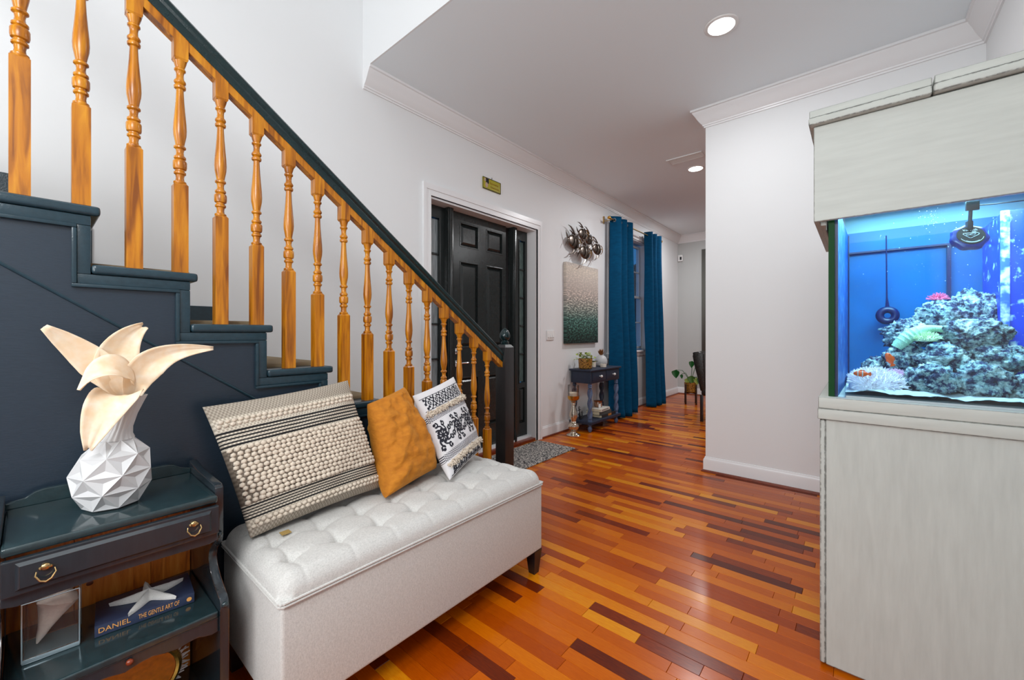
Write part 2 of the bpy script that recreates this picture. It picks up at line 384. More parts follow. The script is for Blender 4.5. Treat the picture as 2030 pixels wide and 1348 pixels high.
crown = [(0, 3.035), (0.010, 3.035), (0.012, 3.047), (0.020, 3.050), (0.022, 3.060), (0.034, 3.072), (0.055, 3.100), (0.073, 3.132), (0.086, 3.150), (0.090, 3.160), (0.102, 3.163), (0.102, 3.1805), (0, 3.1805)]
base = [(0, 0.0), (0.016, 0.0), (0.016, 0.100), (0.013, 0.112), (0.008, 0.118), (0.006, 0.128), (0, 0.130)]
shoe = [(0.0162, 0.0), (0.032, 0.0), (0.031, 0.008), (0.026, 0.015), (0.018, 0.018), (0.0162, 0.018)]
PR = [(4.02, -3.0), (4.02, YP), (XC, YP), (XC, YR), (XD, YR)]
for nm, path, prof, mt in (('trim_1', [(XD, WY), (XF, WY), (XF, -3.0)], crown, 'trim'), ('trim_2', PR, crown, 'trim'),
                       ('baseboard_left', [(3.825, WY), (XF, WY), (XF, -3.0)], base, 'trim'), ('baseboard_right', PR, base, 'trim'),
                       ('trim_3', [(3.825, WY), (XF, WY), (XF, -3.0)], shoe, 'shoe'), ('trim_4', PR, shoe, 'shoe')):
    bm = bm_new(); moulding(bm, path, prof); struct(nm, bm, mt, ang=25)

# ------------------------------------------------------------------ front door with sidelights
dr = sroot('door_1', (2.98, 2.9, 0))
bm = bm_new()   # casing: profile swept up, across and down (flat mitred boards with a step)
for (i0, o0, y0) in ((0.0, 0.055, 0.018), (0.050, 0.080, 0.026), (0.0, 0.012, 0.022)):
    poly = [(DX0-o0, 0), (DX0-i0, 0), (DX0-i0, DZ+i0), (DX1+i0, DZ+i0), (DX1+i0, 0), (DX1+o0, 0), (DX1+o0, DZ+o0+0.02), (DX0-o0, DZ+o0+0.02)]
    A = [bm.verts.new((u, WY-y0, v)) for u, v in poly]; B = [bm.verts.new((u, WY, v)) for u, v in poly]
    for i in range(8): bm.faces.new((A[i], A[(i+1) % 8], B[(i+1) % 8], B[i]))
    for q in ((0, 1, 2, 7), (2, 3, 6, 7), (3, 4, 5, 6)): bm.faces.new([A[i] for i in q])
obj('casing', bm, 'trim', dr, sm=False)
bm = bm_new(); box(bm, DX0+0.001, DX0+0.02, WY+0.001, 3.0, 0.0, DZ); box(bm, DX1-0.02, DX1-0.001, WY+0.001, 3.0, 0.0, DZ); box(bm, DX0+0.02, DX1-0.02, WY+0.001, 3.0, DZ-0.018, DZ-0.001)
obj('jamb', bm, 'trim', dr, sm=False)
obj('threshold', ubox(DX0+0.02, DX1-0.02, WY-0.005, 2.99, 0.001, 0.03, bev=0.006), 'shoe', dr)
obj('sill_strip', ubox(DX0+0.02, DX1-0.02, WY+0.06, 2.985, 0.03, 0.05), 'trim', dr)
for x0, x1 in ((2.487, 2.551), (3.418, 3.479)):
    bm = bm_new(); box(bm, x0, x1, 2.875, 2.99, 0.03, DZ-0.018, bev=0.004); box(bm, x0+0.012, x1-0.012, 2.867, 2.876, 0.03, DZ-0.022, bev=0.003); obj('door_post', bm, 'black', dr)
SX0, SX1 = 2.600, 3.352
sl = bm_new()
box(sl, SX0, SX1, 2.952, 2.985, 0.052, 2.385)
px = [(2.680, 2.930), (3.047, 3.297)]; pz = [(0.27, 0.79), (1.08, 1.915), (2.06, 2.29)]
F0, F1 = 2.93, 2.952
for x0, x1 in ((SX0, px[0][0]), (px[0][1], px[1][0]), (px[1][1], SX1)): box(sl, x0, x1, F0, F1, 0.052, 2.385)
for x0, x1 in px:
    for z0, z1 in ((0.052, pz[0][0]), (pz[0][1], pz[1][0]), (pz[1][1], pz[2][0]), (pz[2][1], 2.385)): box(sl, x0, x1, F0, F1, z0, z1)
slab = obj('door_slab', sl, 'black', dr, sm=False)
for x0, x1 in px:
    for z0, z1 in pz:
        bm = bm_new()
        for a, b_, yy in ((0.0, 0.010, F0-0.003), ):
            box(bm, x0-0.004, x0+b_, yy, F1, z0-0.004, z1+0.004, bev=0.003); box(bm, x1-b_, x1+0.004, yy, F1, z0-0.004, z1+0.004, bev=0.003)
            box(bm, x0+b_, x1-b_, yy, F1, z0-0.004, z0+b_, bev=0.003); box(bm, x0+b_, x1-b_, yy, F1, z1-b_, z1+0.004, bev=0.003)
        frustum(bm, x0+0.012, x1-0.012, z0+0.012, z1-0.012, F1+0.002, F0+0.002, 0.032)
        obj('door_panel', bm, 'black', slab, sm=False)
bm = bm_new(); box(bm, 2.612, 2.655, 2.922, 2.93, 1.02, 1.075, bev=0.003); tube(bm, [(2.634, 2.928, 1.047), (2.634, 2.910, 1.047)], 0.017, 16)
o = obj('deadbolt', bm, 'chrome', slab); o['label'] = 'chrome deadbolt plate'
bm = bm_new(); box(bm, 2.612, 2.655, 2.922, 2.93, 0.90, 0.96, bev=0.003); tube(bm, [(2.634, 2.925, 0.935), (2.634, 2.88, 0.935), (2.65, 2.872, 0.935), (2.74, 2.872, 0.935)], 0.008)
o = obj('door_handle', bm, 'chrome', slab); o['label'] = 'chrome lever handle'
bm = bm_new(); box(bm, 3.355, 3.416, 2.955, 2.985, 0.052, 2.38); box(bm, 2.553, 2.597, 2.955, 2.985, 0.052, 2.38)
obj('weather_strip', bm, 'blackpost', dr, sm=False)
# sidelights
m, nt, b = nmat('night_glass'); M['night'] = m
mp = coords(nt, (40, 40, 3)); n = N(nt, 'ShaderNodeTexNoise'); n.inputs['Detail'].default_value = 4; nt.links.new(mp.outputs[0], n.inputs['Vector'])
r = ramp(nt, [(0.3, S(64, 82, 80)), (0.7, S(112, 134, 130))]); nt.links.new(n.outputs['Fac'], r.inputs[0]); nt.links.new(r.outputs[0], b.inputs['Base Color']); b.inputs['Roughness'].default_value = 0.12
bump(nt, b, n.outputs['Fac'], 0.3, 0.01)
m, nt, b = nmat('frosted_glass'); M['frost'] = m
mp = coords(nt, (60, 60, 1.5)); n = N(nt, 'ShaderNodeTexNoise'); n.inputs['Detail'].default_value = 3; nt.links.new(mp.outputs[0], n.inputs['Vector'])
r = ramp(nt, [(0.3, S(96, 108, 112)), (0.7, S(176, 184, 188))]); nt.links.new(n.outputs['Fac'], r.inputs[0]); nt.links.new(r.outputs[0], b.inputs['Base Color']); b.inputs['Roughness'].default_value = 0.2
for x0, x1, g0, g1, gm in ((2.241, 2.486, 2.28, 2.425, 'frost'), (3.480, 3.724, 3.582, 3.680, 'night')):
    h0, h1 = 0.66, 2.27
    bm = bm_new()
    box(bm, x0, g0, 2.93, 2.985, 0.05, 2.38); box(bm, g1, x1, 2.93, 2.985, 0.05, 2.38); box(bm, g0, g1, 2.93, 2.985, h1, 2.38); box(bm, g0, g1, 2.93, 2.985, 0.60, h0); box(bm, g0, g1, 2.93, 2.985, 0.05, 0.20)
    box(bm, g0-0.012, g0, 2.924, 2.93, h0-0.012, h1+0.012, bev=0.003); box(bm, g1, g1+0.012, 2.924, 2.93, h0-0.012, h1+0.012, bev=0.003)
    box(bm, g0, g1, 2.924, 2.93, h1, h1+0.012, bev=0.003); box(bm, g0, g1, 2.924, 2.93, h0-0.012, h0, bev=0.003)
    sd = obj('sidelight', bm, 'black', dr, sm=False)
    zs = [h0, 0.985, 1.305, 1.625, 1.945, h1]
    for z0, z1 in zip(zs, zs[1:]): obj('pane', ubox(g0, g1, 2.955, 2.962, z0+0.006, z1-0.006), gm, sd, sm=False)
    bm = bm_new()
    for z in zs[1:-1]: box(bm, g0, g1, 2.935, 2.958, z-0.008, z+0.008, bev=0.003)
    obj('muntin', bm, 'black', sd)
    bm = bm_new(); box(bm, g0, g1, 2.95, 2.98, 0.20, 0.60); frustum(bm, g0+0.006, g1-0.006, 0.21, 0.59, 2.95, 2.935, 0.022); obj('lower_panel', bm, 'black', sd, sm=False)

# ------------------------------------------------------------------ window
wd = sroot('window_1', (6.25, WY, 0.9))
bm = bm_new()
box(bm, WX0-0.08, WX0, WY-0.02, WY, WZ0, WZ1+0.08, bev=0.003); box(bm, WX1, WX1+0.08, WY-0.02, WY, WZ0, WZ1+0.08, bev=0.003); box(bm, WX0, WX1, WY-0.02, WY, WZ1, WZ1+0.08, bev=0.003)
box(bm, WX0, WX0+0.015, WY, WY+0.1, WZ0, WZ1); box(bm, WX1-0.015, WX1, WY, WY+0.1, WZ0, WZ1); box(bm, WX0+0.015, WX1-0.015, WY, WY+0.1, WZ1-0.015, WZ1)
obj('window_frame', bm, 'trim', wd, sm=False)
bm = bm_new(); box(bm, WX0-0.10, WX1+0.10, WY-0.05, WY+0.1, WZ0-0.03, WZ0, bev=0.006); box(bm, WX0-0.08, WX1+0.08, WY-0.018, WY, WZ0-0.09, WZ0-0.03, bev=0.003); obj('window_sill', bm, 'trim', wd)
for (z0, z1, yy) in ((1.815, 2.72, WY+0.12), (0.95, 1.855, WY+0.09)):
    bm = bm_new()
    for a in ((WX0+0.015, WX0+0.055, z0, z1), (WX1-0.055, WX1-0.015, z0, z1), (WX0+0.055, WX1-0.055, z1-0.04, z1), (WX0+0.055, WX1-0.055, z0, z0+0.045)): box(bm, a[0], a[1], yy, yy+0.03, a[2], a[3], bev=0.003)
    zm = (z0+z1)/2; box(bm, WX0+0.05, WX1-0.05, yy+0.003, yy+0.025, zm-0.01, zm+0.01, bev=0.003)
    xs = [WX0+0.055+(WX1-WX0-0.11)*k/3 for k in range(4)]
    for x in xs[1:3]: box(bm, x-0.01, x+0.01, yy+0.003, yy+0.025, z0+0.04, z1-0.04, bev=0.003)
    sh = obj('sash', bm, 'trim', wd)
    for x0, x1 in zip(xs, xs[1:]):
        for a, b_ in ((z0+0.045, zm), (zm, z1-0.04)): obj('pane', ubox(x0, x1, yy+0.012, yy+0.016, a, b_), 'winglass', sh, sm=False)

# dark garden outside the window
gd = plain('night_ground', S(10, 14, 12), 0.9); M['hedge'] = plain('night_foliage', S(12, 22, 16), 0.8, var=0.5, scale=6)
o = struct('ground_outside', ubox(-3, 16, 3.2, 12, -0.3, -0.1), gd, sm=False)
for i, (x, y, h) in enumerate(((8.6, 4.9, 2.75), (12.0, 5.8, 3.2), (15.6, 6.8, 3.8))):
    bm = bm_new(); vs = ball(bm, (x, y, h/2), 1, 4, (1.6, 0.8, h/2+0.1))
    for v in vs: v.co += v.normal*0.25*noise.noise(v.co*2.5)+v.normal*0.12*noise.noise(v.co*9)
    tag(obj('hedge_bush', bm, 'hedge'), ('dark garden bush nearest the window, outside', 'dark garden bush in the middle of the row outside', 'dark garden bush farthest off outside the window')[i], 'bush', 'bushes outside the window')

# ------------------------------------------------------------------ curtains and rod
m = plain('teal_velvet_curtain', S(0, 68, 104), 0.9, var=0.15, scale=2.5, bmp=0.3, bscale=18, stretch=(1, 1, 3)); M['curtain'] = m
m.node_tree.nodes['Principled BSDF'].inputs['Specular IOR Level'].default_value = 0.15
def curtain(tx0, tx1, bx0, bx1, label, folds=4.5, ph=0.0):
    bm = bm_new(); nu, nv = 90, 44; rows = []
    for j in range(nv+1):
        v = j/nv; z = 2.90 - v*2.888; fl_ = v**1.6
        row = []
        for i in range(nu+1):
            u = i/nu
            x = (tx0+(tx1-tx0)*u)*(1-fl_)+(bx0+(bx1-bx0)*u)*fl_
            amp = 0.062+0.03*fl_
            y = 2.68 - 0.06*fl_ + amp*math.sin(u*folds*2*PI+ph+0.5*fl_) + 0.02*noise.noise(Vector((u*3, v*3, ph)))
            if v > 0.965: y += 0.012*math.sin(u*23); z_ = z+0.012*math.sin(u*9+ph)*(v-0.965)/0.035
            else: z_ = z
            if v < 0.02: z_ += 0.008*math.sin(u*folds*2*PI)
            row.append(bm.verts.new((x, y, max(z_, 0.008))))
        rows.append(row)
    for A, B in zip(rows, rows[1:]):
        for i in range(nu): bm.faces.new((A[i], A[i+1], B[i+1], B[i]))
    o = obj('curtain', bm, 'curtain', ang=180, normals=False); s = o.modifiers.new('thick', 'SOLIDIFY'); s.thickness = 0.004
    tag(o, label, 'curtain', 'teal blue curtains')
    for k in range(int(folds*2)):
        u = (k+0.5)/(folds*2); x = tx0+(tx1-tx0)*u; y = 2.68+0.045*math.sin(u*folds*2*PI+ph)
        pts = [(x, y-0.004+0.0*a, 2.845) for a in ()]
        ring = [(x+0.0, 2.68+0.024*math.cos(a), 2.845+0.024*math.sin(a)) for a in [2*PI*q/14 for q in range(14)]]
        bm = bm_new(); tube(bm, ring, 0.0035, 6, closed=True); obj('grommet', bm, 'chrome', o)
curtain(5.38, 5.98, 5.31, 6.04, 'long teal blue curtain beside the console table, left of the window', 3.0, 0.6)
curtain(6.62, 7.12, 6.55, 7.12, 'long teal blue curtain right of the window, nearer the far corner', 2.5, 2.2)
rd = thing('curtain_rod', 'thin brass curtain rod with finials above the window', 'curtain rod', (6.25, 2.68, 2.845))
bm = bm_new(); tube(bm, [(5.33, 2.68, 2.845), (7.2, 2.68, 2.845)], 0.010, 10); obj('rod', bm, 'brass', rd)
for x, s in ((5.33, -1), (7.2, 1)):
    bm = bm_new(); tube(bm, [(x, 2.68, 2.845), (x+s*0.02, 2.68, 2.845), (x+s*0.025, 2.68, 2.845), (x+s*0.06, 2.68, 2.845), (x+s*0.065, 2.68, 2.845), (x+s*0.075, 2.68, 2.845)], [0.010, 0.011, 0.016, 0.012, 0.024, 0.018], 12); obj('finial', bm, 'gold', rd)
for x in (5.345, 7.17):
    bm = bm_new(); box(bm, x-0.012, x+0.012, 2.79, WY, 2.80, 2.90, bev=0.003); tube(bm, [(x, 2.80, 2.83), (x, 2.68, 2.83)], 0.006, 8); tube(bm, [(x, 2.68+0.015*math.cos(a), 2.845+0.015*math.sin(a)) for a in [PI+q*PI/6 for q in range(7)]], 0.004, 6); obj('bracket', bm, 'brass', rd)

# ------------------------------------------------------------------ staircase
RISE, RUN = 0.179, 0.2455
def NX(k): return 1.125+(5-k)*RUN
SF = 1.812   # stringer face
stair = thing('staircase', 'closed navy painted staircase climbing along the left wall', 'staircase', (1.0, 2.3, 0))
K = 11
poly = [(2.09, 0.0)]
for k in range(1, K+1):
    poly += [(NX(k)-0.02, (k-1)*RISE if k > 1 else 0.0)] if False else []
poly = []
poly.append((NX(1)-0.022, 0.002))
for k in range(1, K+1):
    poly.append((NX(k)-0.022, k*RISE-0.03)); poly.append((NX(k+1)-0.022, k*RISE-0.03))
poly.append((NX(K+1)-0.022, 0.9)); 
zl = lambda x: 1.382-0.722*x
xe = NX(K+1)-0.022
pl = poly[:-1]+[(xe, zl(xe)), (1.86, 0.039), (1.86, 0.002)]
bm = bm_new(); prism(bm, pl, 'y', SF, WY-0.003); obj('stringer', bm, 'navy', stair, sm=False)
# wall panel below the stringer
bm = bm_new(); prism(bm, [(xe, 0.002), (1.858, 0.002), (1.858, 0.036), (xe, zl(xe)-0.003)], 'y', SF+0.007, SF+0.05); obj('lower_panel', bm, 'navy', stair, sm=False)
bm = bm_new(); tube(bm, [(xe, SF+0.003, zl(xe)-0.004), (1.85, SF+0.003, 0.04)], 0.005, 8); obj('diagonal_bead', bm, 'navyedge', stair)
# stepped mouldings that follow the treads
for d0, d1, yy, nm in ((0.0, 0.030, 0.010, 'step_band'), (0.030, 0.041, 0.017, 'step_bead')):
    bm = bm_new()
    for k in range(1, K+1):
        z1 = k*RISE-0.031; x1 = NX(k)-0.021
        xl = NX(k+1)-0.021
        box(bm, xl-d1, x1-d0, SF-yy, SF, z1-d1, z1-d0, bev=0.003)
        zb = (k-1)*RISE-0.031
        if k > 1: box(bm, x1-d1, x1-d0, SF-yy, SF, zb-d0+0.0003, z1-d1-0.0003, bev=0.003)
        else: box(bm, x1-d1, x1-d0, SF-yy, SF, 0.004, z1-d1, bev=0.003)
    obj(nm, bm, 'navyedge', stair)
for k in range(1, K+1):
    bm = bm_new(); x1 = NX(k); x0 = NX(k+1)-0.02; z = k*RISE
    y0 = 1.792
    box(bm, x0, x1, y0, WY-0.003, z-0.030, z, bev=0.012, seg=4); t = obj('tread', bm, 'navyedge', stair)
    bm = bm_new(); box(bm, x0+0.0, x1-0.002, 1.90, WY-0.035, z-0.002, z+0.016, bev=0.006); obj('carpet_runner', bm, 'carpet', stair)
bm = bm_new()
for k in range(1, K+1):   # stepped skirt on the wall side
    z = k*RISE; x0 = NX(k+1)-0.02; x1 = NX(k)+0.05
    box(bm, x0-0.0, x1, WY-0.022, WY-0.002, z-0.08, z+0.118, bev=0.003)
obj('wall_skirt', bm, 'navyedge', stair, sm=False)

# railing
rail = thing('stair_railing', 'stair railing of turned honey oak balusters under a dark handrail', 'railing', (1.0, 1.84, 0.179))
BY = 1.836
tb = lambda x: 2.088-0.7265*(x-0.473)     # underside of the upper block
H = 0.434
prof = [(0.017, 0.0), (0.0185, 0.004), (0.0185, 0.008), (0.013, 0.012), (0.0115, 0.022), (0.013, 0.032), (0.0175, 0.036), (0.0175, 0.042), (0.0135, 0.046), (0.0135, 0.050),
        (0.0185, 0.053), (0.020, 0.060), (0.0200, 0.078), (0.0185, 0.082), (0.0135, 0.086), (0.0175, 0.090), (0.0175, 0.096), (0.012, 0.102), (0.0105, 0.112), (0.012, 0.122), (0.0175, 0.127), (0.0175, 0.132), (0.0125, 0.138),
        (0.0145, 0.150), (0.0185, 0.172), (0.0195, 0.190), (0.0185, 0.215), (0.0155, 0.250), (0.0125, 0.290), (0.0108, 0.325), (0.0108, 0.334),
        (0.0165, 0.338), (0.0175, 0.344), (0.0165, 0.348), (0.0120, 0.352), (0.0165, 0.357), (0.0175, 0.361), (0.0165, 0.365), (0.0115, 0.372), (0.0105, 0.385), (0.0120, 0.396), (0.0165, 0.401), (0.0165, 0.406), (0.0125, 0.410), (0.0150, 0.418), (0.0195, 0.434)]
def sqblock(bm, x, z0, z1, hw, bev=0.0):
    box(bm, x-hw, x+hw, BY-hw, BY+hw, z0, z1, bev=bev)
for k in range(-1, 17):
    x = -0.018+0.1209*k+0.0; step = int(math.floor((NX(1)-x)/RUN))+1
    z0 = step*RISE; zt = tb(x); zb = zt-H
    bm = bm_new(); hw = 0.0205
    box(bm, x-hw, x+hw, BY-hw, BY+hw, z0, zb-0.006)
    # chamfered shoulders
    def loopq(h, z): return [bm.verts.new((x+sx*h, BY+sy*h, z)) for sx, sy in ((-1,-1),(1,-1),(1,1),(-1,1))]
    a, c = loopq(hw, zb-0.006), loopq(0.014, zb+0.003)
    for i in range(4): bm.faces.new((a[i], a[(i+1) % 4], c[(i+1) % 4], c[i]))
    lathe(bm, prof, x, BY, zb, 20)
    zr = zt+0.088+0.0
    a, c = loopq(0.0165, zt-0.001), loopq(hw, zt+0.007)
    for i in range(4): bm.faces.new((a[i], a[(i+1) % 4], c[(i+1) % 4], c[i]))
    vs = box(bm, x-hw, x+hw, BY-hw, BY+hw, zt+0.006, zt+0.088)
    for v in bm.verts[-4:]: pass
    for v in vs[4:]: v.co.z = zt+0.093-0.73*(v.co.x-x)
    o = obj('baluster', bm, 'oak', rail, ang=35)
# handrail
RS = 0.731
rz = lambda x: 2.369-RS*(x-0.311)+0.006          # top line
xa, xb = -0.35, 2.045
hp = [(-0.030, -0.028), (-0.031, -0.014), (-0.024, -0.006), (-0.012, -0.001), (0, 0), (0.012, -0.001), (0.024, -0.006), (0.031, -0.014), (0.030, -0.028), (0.024, -0.036), (0.026, -0.044), (0.022, -0.066), (-0.022, -0.066), (-0.026, -0.044), (-0.024, -0.036)]
bm = bm_new(); rg = [[bm.verts.new((x, BY+u*1.0, rz(x)+w_*1.22)) for u, w_ in hp] for x in (xa, xb)]
n_ = len(hp)
for i in range(n_): bm.faces.new((rg[0][i], rg[0][(i+1) % n_], rg[1][(i+1) % n_], rg[1][i]))
bm.faces.new(rg[0][::-1]); bm.faces.new(rg[1]); o = obj('handrail', bm, 'green', rail, ang=30); o['label'] = 'dark green-black handrail'
bm = bm_new()
zu = lambda x: rz(x)-0.0795
vs = [bm.verts.new(p) for p in ((xa, BY-0.019, zu(xa)), (xa, BY+0.019, zu(xa)), (xb, BY+0.019, zu(xb)), (xb, BY-0.019, zu(xb)), (xa, BY-0.019, zu(xa)-0.036), (xa, BY+0.019, zu(xa)-0.036), (xb, BY+0.019, zu(xb)-0.036), (xb, BY-0.019, zu(xb)-0.036))]
for q in ((0, 1, 2, 3), (4, 5, 6, 7), (0, 1, 5, 4), (1, 2, 6, 5), (2, 3, 7, 6), (3, 0, 4, 7)): bm.faces.new([vs[i] for i in q])
obj('fillet', bm, 'oak', rail, sm=False)
# newel
nx0, nx1, ny0, ny1 = 2.045, 2.133, 1.792, 1.880
bm = bm_new(); box(bm, nx0, nx1, ny0, ny1, 0.18, 1.125, bev=0.002)
ncx, ncy = (nx0+nx1)/2, (ny0+ny1)/2
def sq(h, z): return [bm.verts.new((ncx+sx*h, ncy+sy*h, z)) for sx, sy in ((-1,-1),(1,-1),(1,1),(-1,1))]
a, c = sq(0.044, 1.1235), sq(0.030, 1.143)
for i in range(4): bm.faces.new((a[i], a[(i+1) % 4], c[(i+1) % 4], c[i]))
bm.faces.new(c); nw = obj('newel_post', bm, 'blackpost', rail, ang=30); nw['label'] = 'black square newel post'
bm = bm_new(); lathe(bm, [(0.030, 0), (0.031, 0.004), (0.026, 0.008), (0.027, 0.013), (0.030, 0.016), (0.027, 0.020), (0.018, 0.024), (0.018, 0.028), (0.028, 0.036), (0.036, 0.048), (0.038, 0.060), (0.034, 0.076), (0.024, 0.094), (0.012, 0.108), (0.0, 0.115)], ncx, ncy, 1.142, 24)
obj('finial', bm, 'green', nw)
# folded safety gate post behind the newel
g_ = thing('gate_post', 'slim black gate post with rounded cap fixed behind the newel', 'post', (2.165, 1.86, 0.179))
bm = bm_new(); box(bm, 2.142, 2.172, 1.845, 1.885, 0.0, 0.86, bev=0.004); obj('post', bm, 'blackpost', g_)
bm = bm_new(); box(bm, 2.136, 2.184, 1.835, 1.895, 0.86, 0.905, bev=0.018, seg=4); obj('cap', bm, 'blackpost', g_)
g_.location.z = 0.0
for ch in g_.children: ch.location.z += 0.179

# ------------------------------------------------------------------ bench
BX0, BX1, BY0, BY1 = 0.452, 1.700, 1.232, 1.770
bench = thing('storage_bench', 'long tufted grey linen storage bench on dark tapered legs', 'bench', ((BX0+BX1)/2, (BY0+BY1)/2, 0))
obj('box', ubox(BX0+0.004, BX1-0.004, BY0+0.004, BY1-0.004, 0.12, 0.452, bev=0.012, seg=3), 'linen', bench)
bm = bm_new()
for z in (0.449, 0.458):
    tube(bm, [(BX0+0.01, BY0, z), (BX1-0.01, BY0, z), (BX1, BY0+0.01, z), (BX1, BY1-0.01, z), (BX1-0.01, BY1, z), (BX0+0.01, BY1, z), (BX0, BY1-0.01, z), (BX0, BY0+0.01, z)], 0.0042, 8, closed=True)
obj('piping', bm, 'linen', bench)
bm = bm_new()
def edgegrid(a, b_, n):
    out = []
    for i in range(n+1):
        t = i/n; t = 0.5-0.5*math.cos(PI*t)*(0.35)-0.65*(0.5-t); out.append(a+(b_-a)*min(1, max(0, t)))
    out[0] = a; out[-1] = b_; return out
xs = edgegrid(BX0, BX1, 190); ys = edgegrid(BY0, BY1, 90)
cols = [BX0+0.0775+0.1562*k for k in range(8)]; rows_ = [BY0+0.135+0.135*k for k in range(3)]
def seamd(x, y):
    d = 9
    return d
def top_z(x, y):
    R = 0.052
    dx = min(x-BX0, BX1-x); dy = min(y-BY0, BY1-y)
    ax = max(0, 1-dx/R); ay = max(0, 1-dy/R)
    q = math.hypot(ax, ay); q = min(q, 1)
    z = 0.462+R*math.sqrt(max(0, 1-q*q))*1.0
    bul = 0.008*(1-q)
    z += bul
    d2 = 9; 
    cx = min(cols, key=lambda c: abs(c-x)); ry = min(rows_, key=lambda c: abs(c-y))
    dd = math.hypot(x-cx, y-ry)
    th_ = math.atan2(y-ry, x-cx); z -= 0.022*math.exp(-(dd/0.016)**2)+0.012*math.exp(-(dd/0.042)**2)+0.011*math.exp(-dd/0.032)*abs(math.cos(2*th_+0.35))**10
    # folds between tufts
    inner_x = cols[0]-0.02 < x < cols[-1]+0.02; inner_y = rows_[0]-0.01 < y < rows_[-1]+0.01
    z -= 0.0055*math.exp(-((x-cx)/0.0055)**2)*(0.55+0.45*math.exp(-dd/0.05))
    if inner_x: z -= 0.005*math.exp(-((y-ry)/0.007)**2)*(0.4+0.6*math.exp(-dd/0.05))
    z += 0.0015*noise.noise(Vector((x*9, y*9, 1)))
    return max(z, 0.462)
G_ = [[bm.verts.new((x, y, top_z(x, y))) for x in xs] for y in ys]
for A, B in zip(G_, G_[1:]):
    for i in range(len(xs)-1): bm.faces.new((A[i], A[i+1], B[i+1], B[i]))
edge = G_[0][:]+[r_[-1] for r_ in G_[1:]]+G_[-1][-2::-1]+[r_[0] for r_ in G_[-2:0:-1]]
low = [bm.verts.new((v.co.x, v.co.y, 0.456)) for v in edge]
for i in range(len(edge)): bm.faces.new((edge[i], edge[(i+1) % len(edge)], low[(i+1) % len(edge)], low[i]))
cush = obj('cushion_lid', bm, 'linen', bench, ang=180)
for cx in cols:
    for ry in rows_: bm = bm_new(); ball(bm, (cx, ry, top_z(cx, ry)+0.001), 0.007, 2, (1, 1, 0.4)); obj('tuft_button', bm, 'linen', cush)
for x in (BX0+0.035, BX1-0.035):
    for y in (BY0+0.035, BY1-0.035):
        bm = bm_new(); s0, s1 = 0.018, 0.030
        A = [bm.verts.new((x+sx*s0, y+sy*s0, 0)) for sx, sy in ((-1,-1),(1,-1),(1,1),(-1,1))]; B = [bm.verts.new((x+sx*s1, y+sy*s1, 0.121)) for sx, sy in ((-1,-1),(1,-1),(1,1),(-1,1))]
        for i in range(4): bm.faces.new((A[i], A[(i+1) % 4], B[(i+1) % 4], B[i]))
        bm.faces.new(A); bm.faces.new(B); obj('leg', bm, 'darkleg', bench, sm=False)

# ------------------------------------------------------------------ pillows
class Pillow:
    def __init__(s, BL, BR, TR, TL, T, pinch=0.06, wr=0.004, seed=0, exp=0.5, flip=1):
        s.c = [Vector(p) for p in (BL, BR, TR, TL)]; s.T = T; s.p = pinch; s.wr = wr; s.seed = seed; s.e = exp
        s.n = ((s.c[1]-s.c[0]).cross(s.c[3]-s.c[0])).normalized()*flip
    def at(s, u, v, side=1, lift=0.0):
        uu = u*(1-s.p*(1-v*v)); vv = v*(1-s.p*(1-u*u))
        a, b_ = (uu+1)/2, (vv+1)/2
        BL, BR, TR, TL = s.c
        p = (BL*(1-a)+BR*a)*(1-b_)+(TL*(1-a)+TR*a)*b_
        f = max(0, (1-u*u))*max(0, (1-v*v)); th = s.T*(f**s.e)*(1-0.28*v)
        w_ = s.wr*noise.noise(Vector((u*2.2, v*5, s.seed)))*min(1, f*4) + s.wr*0.5*noise.noise(Vector((u*6, v*9, s.seed+5)))*min(1, f*4)
        return p+s.n*side*(th+w_+lift)
    def mesh(s, n=44):
        bm = bm_new(); uvl = bm.loops.layers.uv.new('UVMap'); fr = {}; bk = {}
        g = [math.sin((i/n-0.5)*PI) for i in range(n+1)]
        for j in range(n+1):
            for i in range(n+1):
                v1 = bm.verts.new(s.at(g[i], g[j], 1)); fr[i, j] = v1
                bk[i, j] = v1 if i in (0, n) or j in (0, n) else bm.verts.new(s.at(g[i], g[j], -1))
        for j in range(n):
            for i in range(n):
                for gg, o_ in ((fr, 1), (bk, -1)):
                    q = [(i, j), (i+1, j), (i+1, j+1), (i, j+1)]
                    if o_ < 0: q = q[::-1]
                    try: f = bm.faces.new([gg[k] for k in q])
                    except ValueError: continue
                    for l, k in zip(f.loops, q): l[uvl].uv = ((g[k[0]]+1)/2, (g[k[1]]+1)/2)
        return bm
# 1 striped woven pillow
m, nt, b = nmat('striped_weave'); M['striped'] = m; b.inputs['Roughness'].default_value = 0.9
tc = N(nt, 'ShaderNodeTexCoord'); sx = N(nt, 'ShaderNodeSeparateXYZ'); nt.links.new(tc.outputs['UV'], sx.inputs[0])
cream, blk, gry = S(206, 196, 180), S(18, 17, 20), S(172, 162, 148)
st = [(0.0, gry), (0.055, cream)]
def bars(a, b_, n_):
    w2 = (b_-a)/(2*n_-1)
    for k in range(n_):
        st.append((a+2*k*w2, blk)); st.append((a+(2*k+1)*w2, cream))
bars(0.125, 0.215, 5); st.append((0.224, S(112, 100, 88))); st.append((0.64, cream)); bars(0.655, 0.775, 5); st.append((0.88, gry))
r = ramp(nt, st[:32], 'CONSTANT'); nt.links.new(sx.outputs['Y'], r.inputs[0])
mp = coords(nt, (95, 60, 1), 'UV'); ck = N(nt, 'ShaderNodeTexChecker'); ck.inputs['Scale'].default_value = 1.0; nt.links.new(mp.outputs[0], ck.inputs['Vector'])
ck.inputs['Color1'].default_value = (1, 1, 1, 1); ck.inputs['Color2'].default_value = (0.62, 0.60, 0.58, 1)
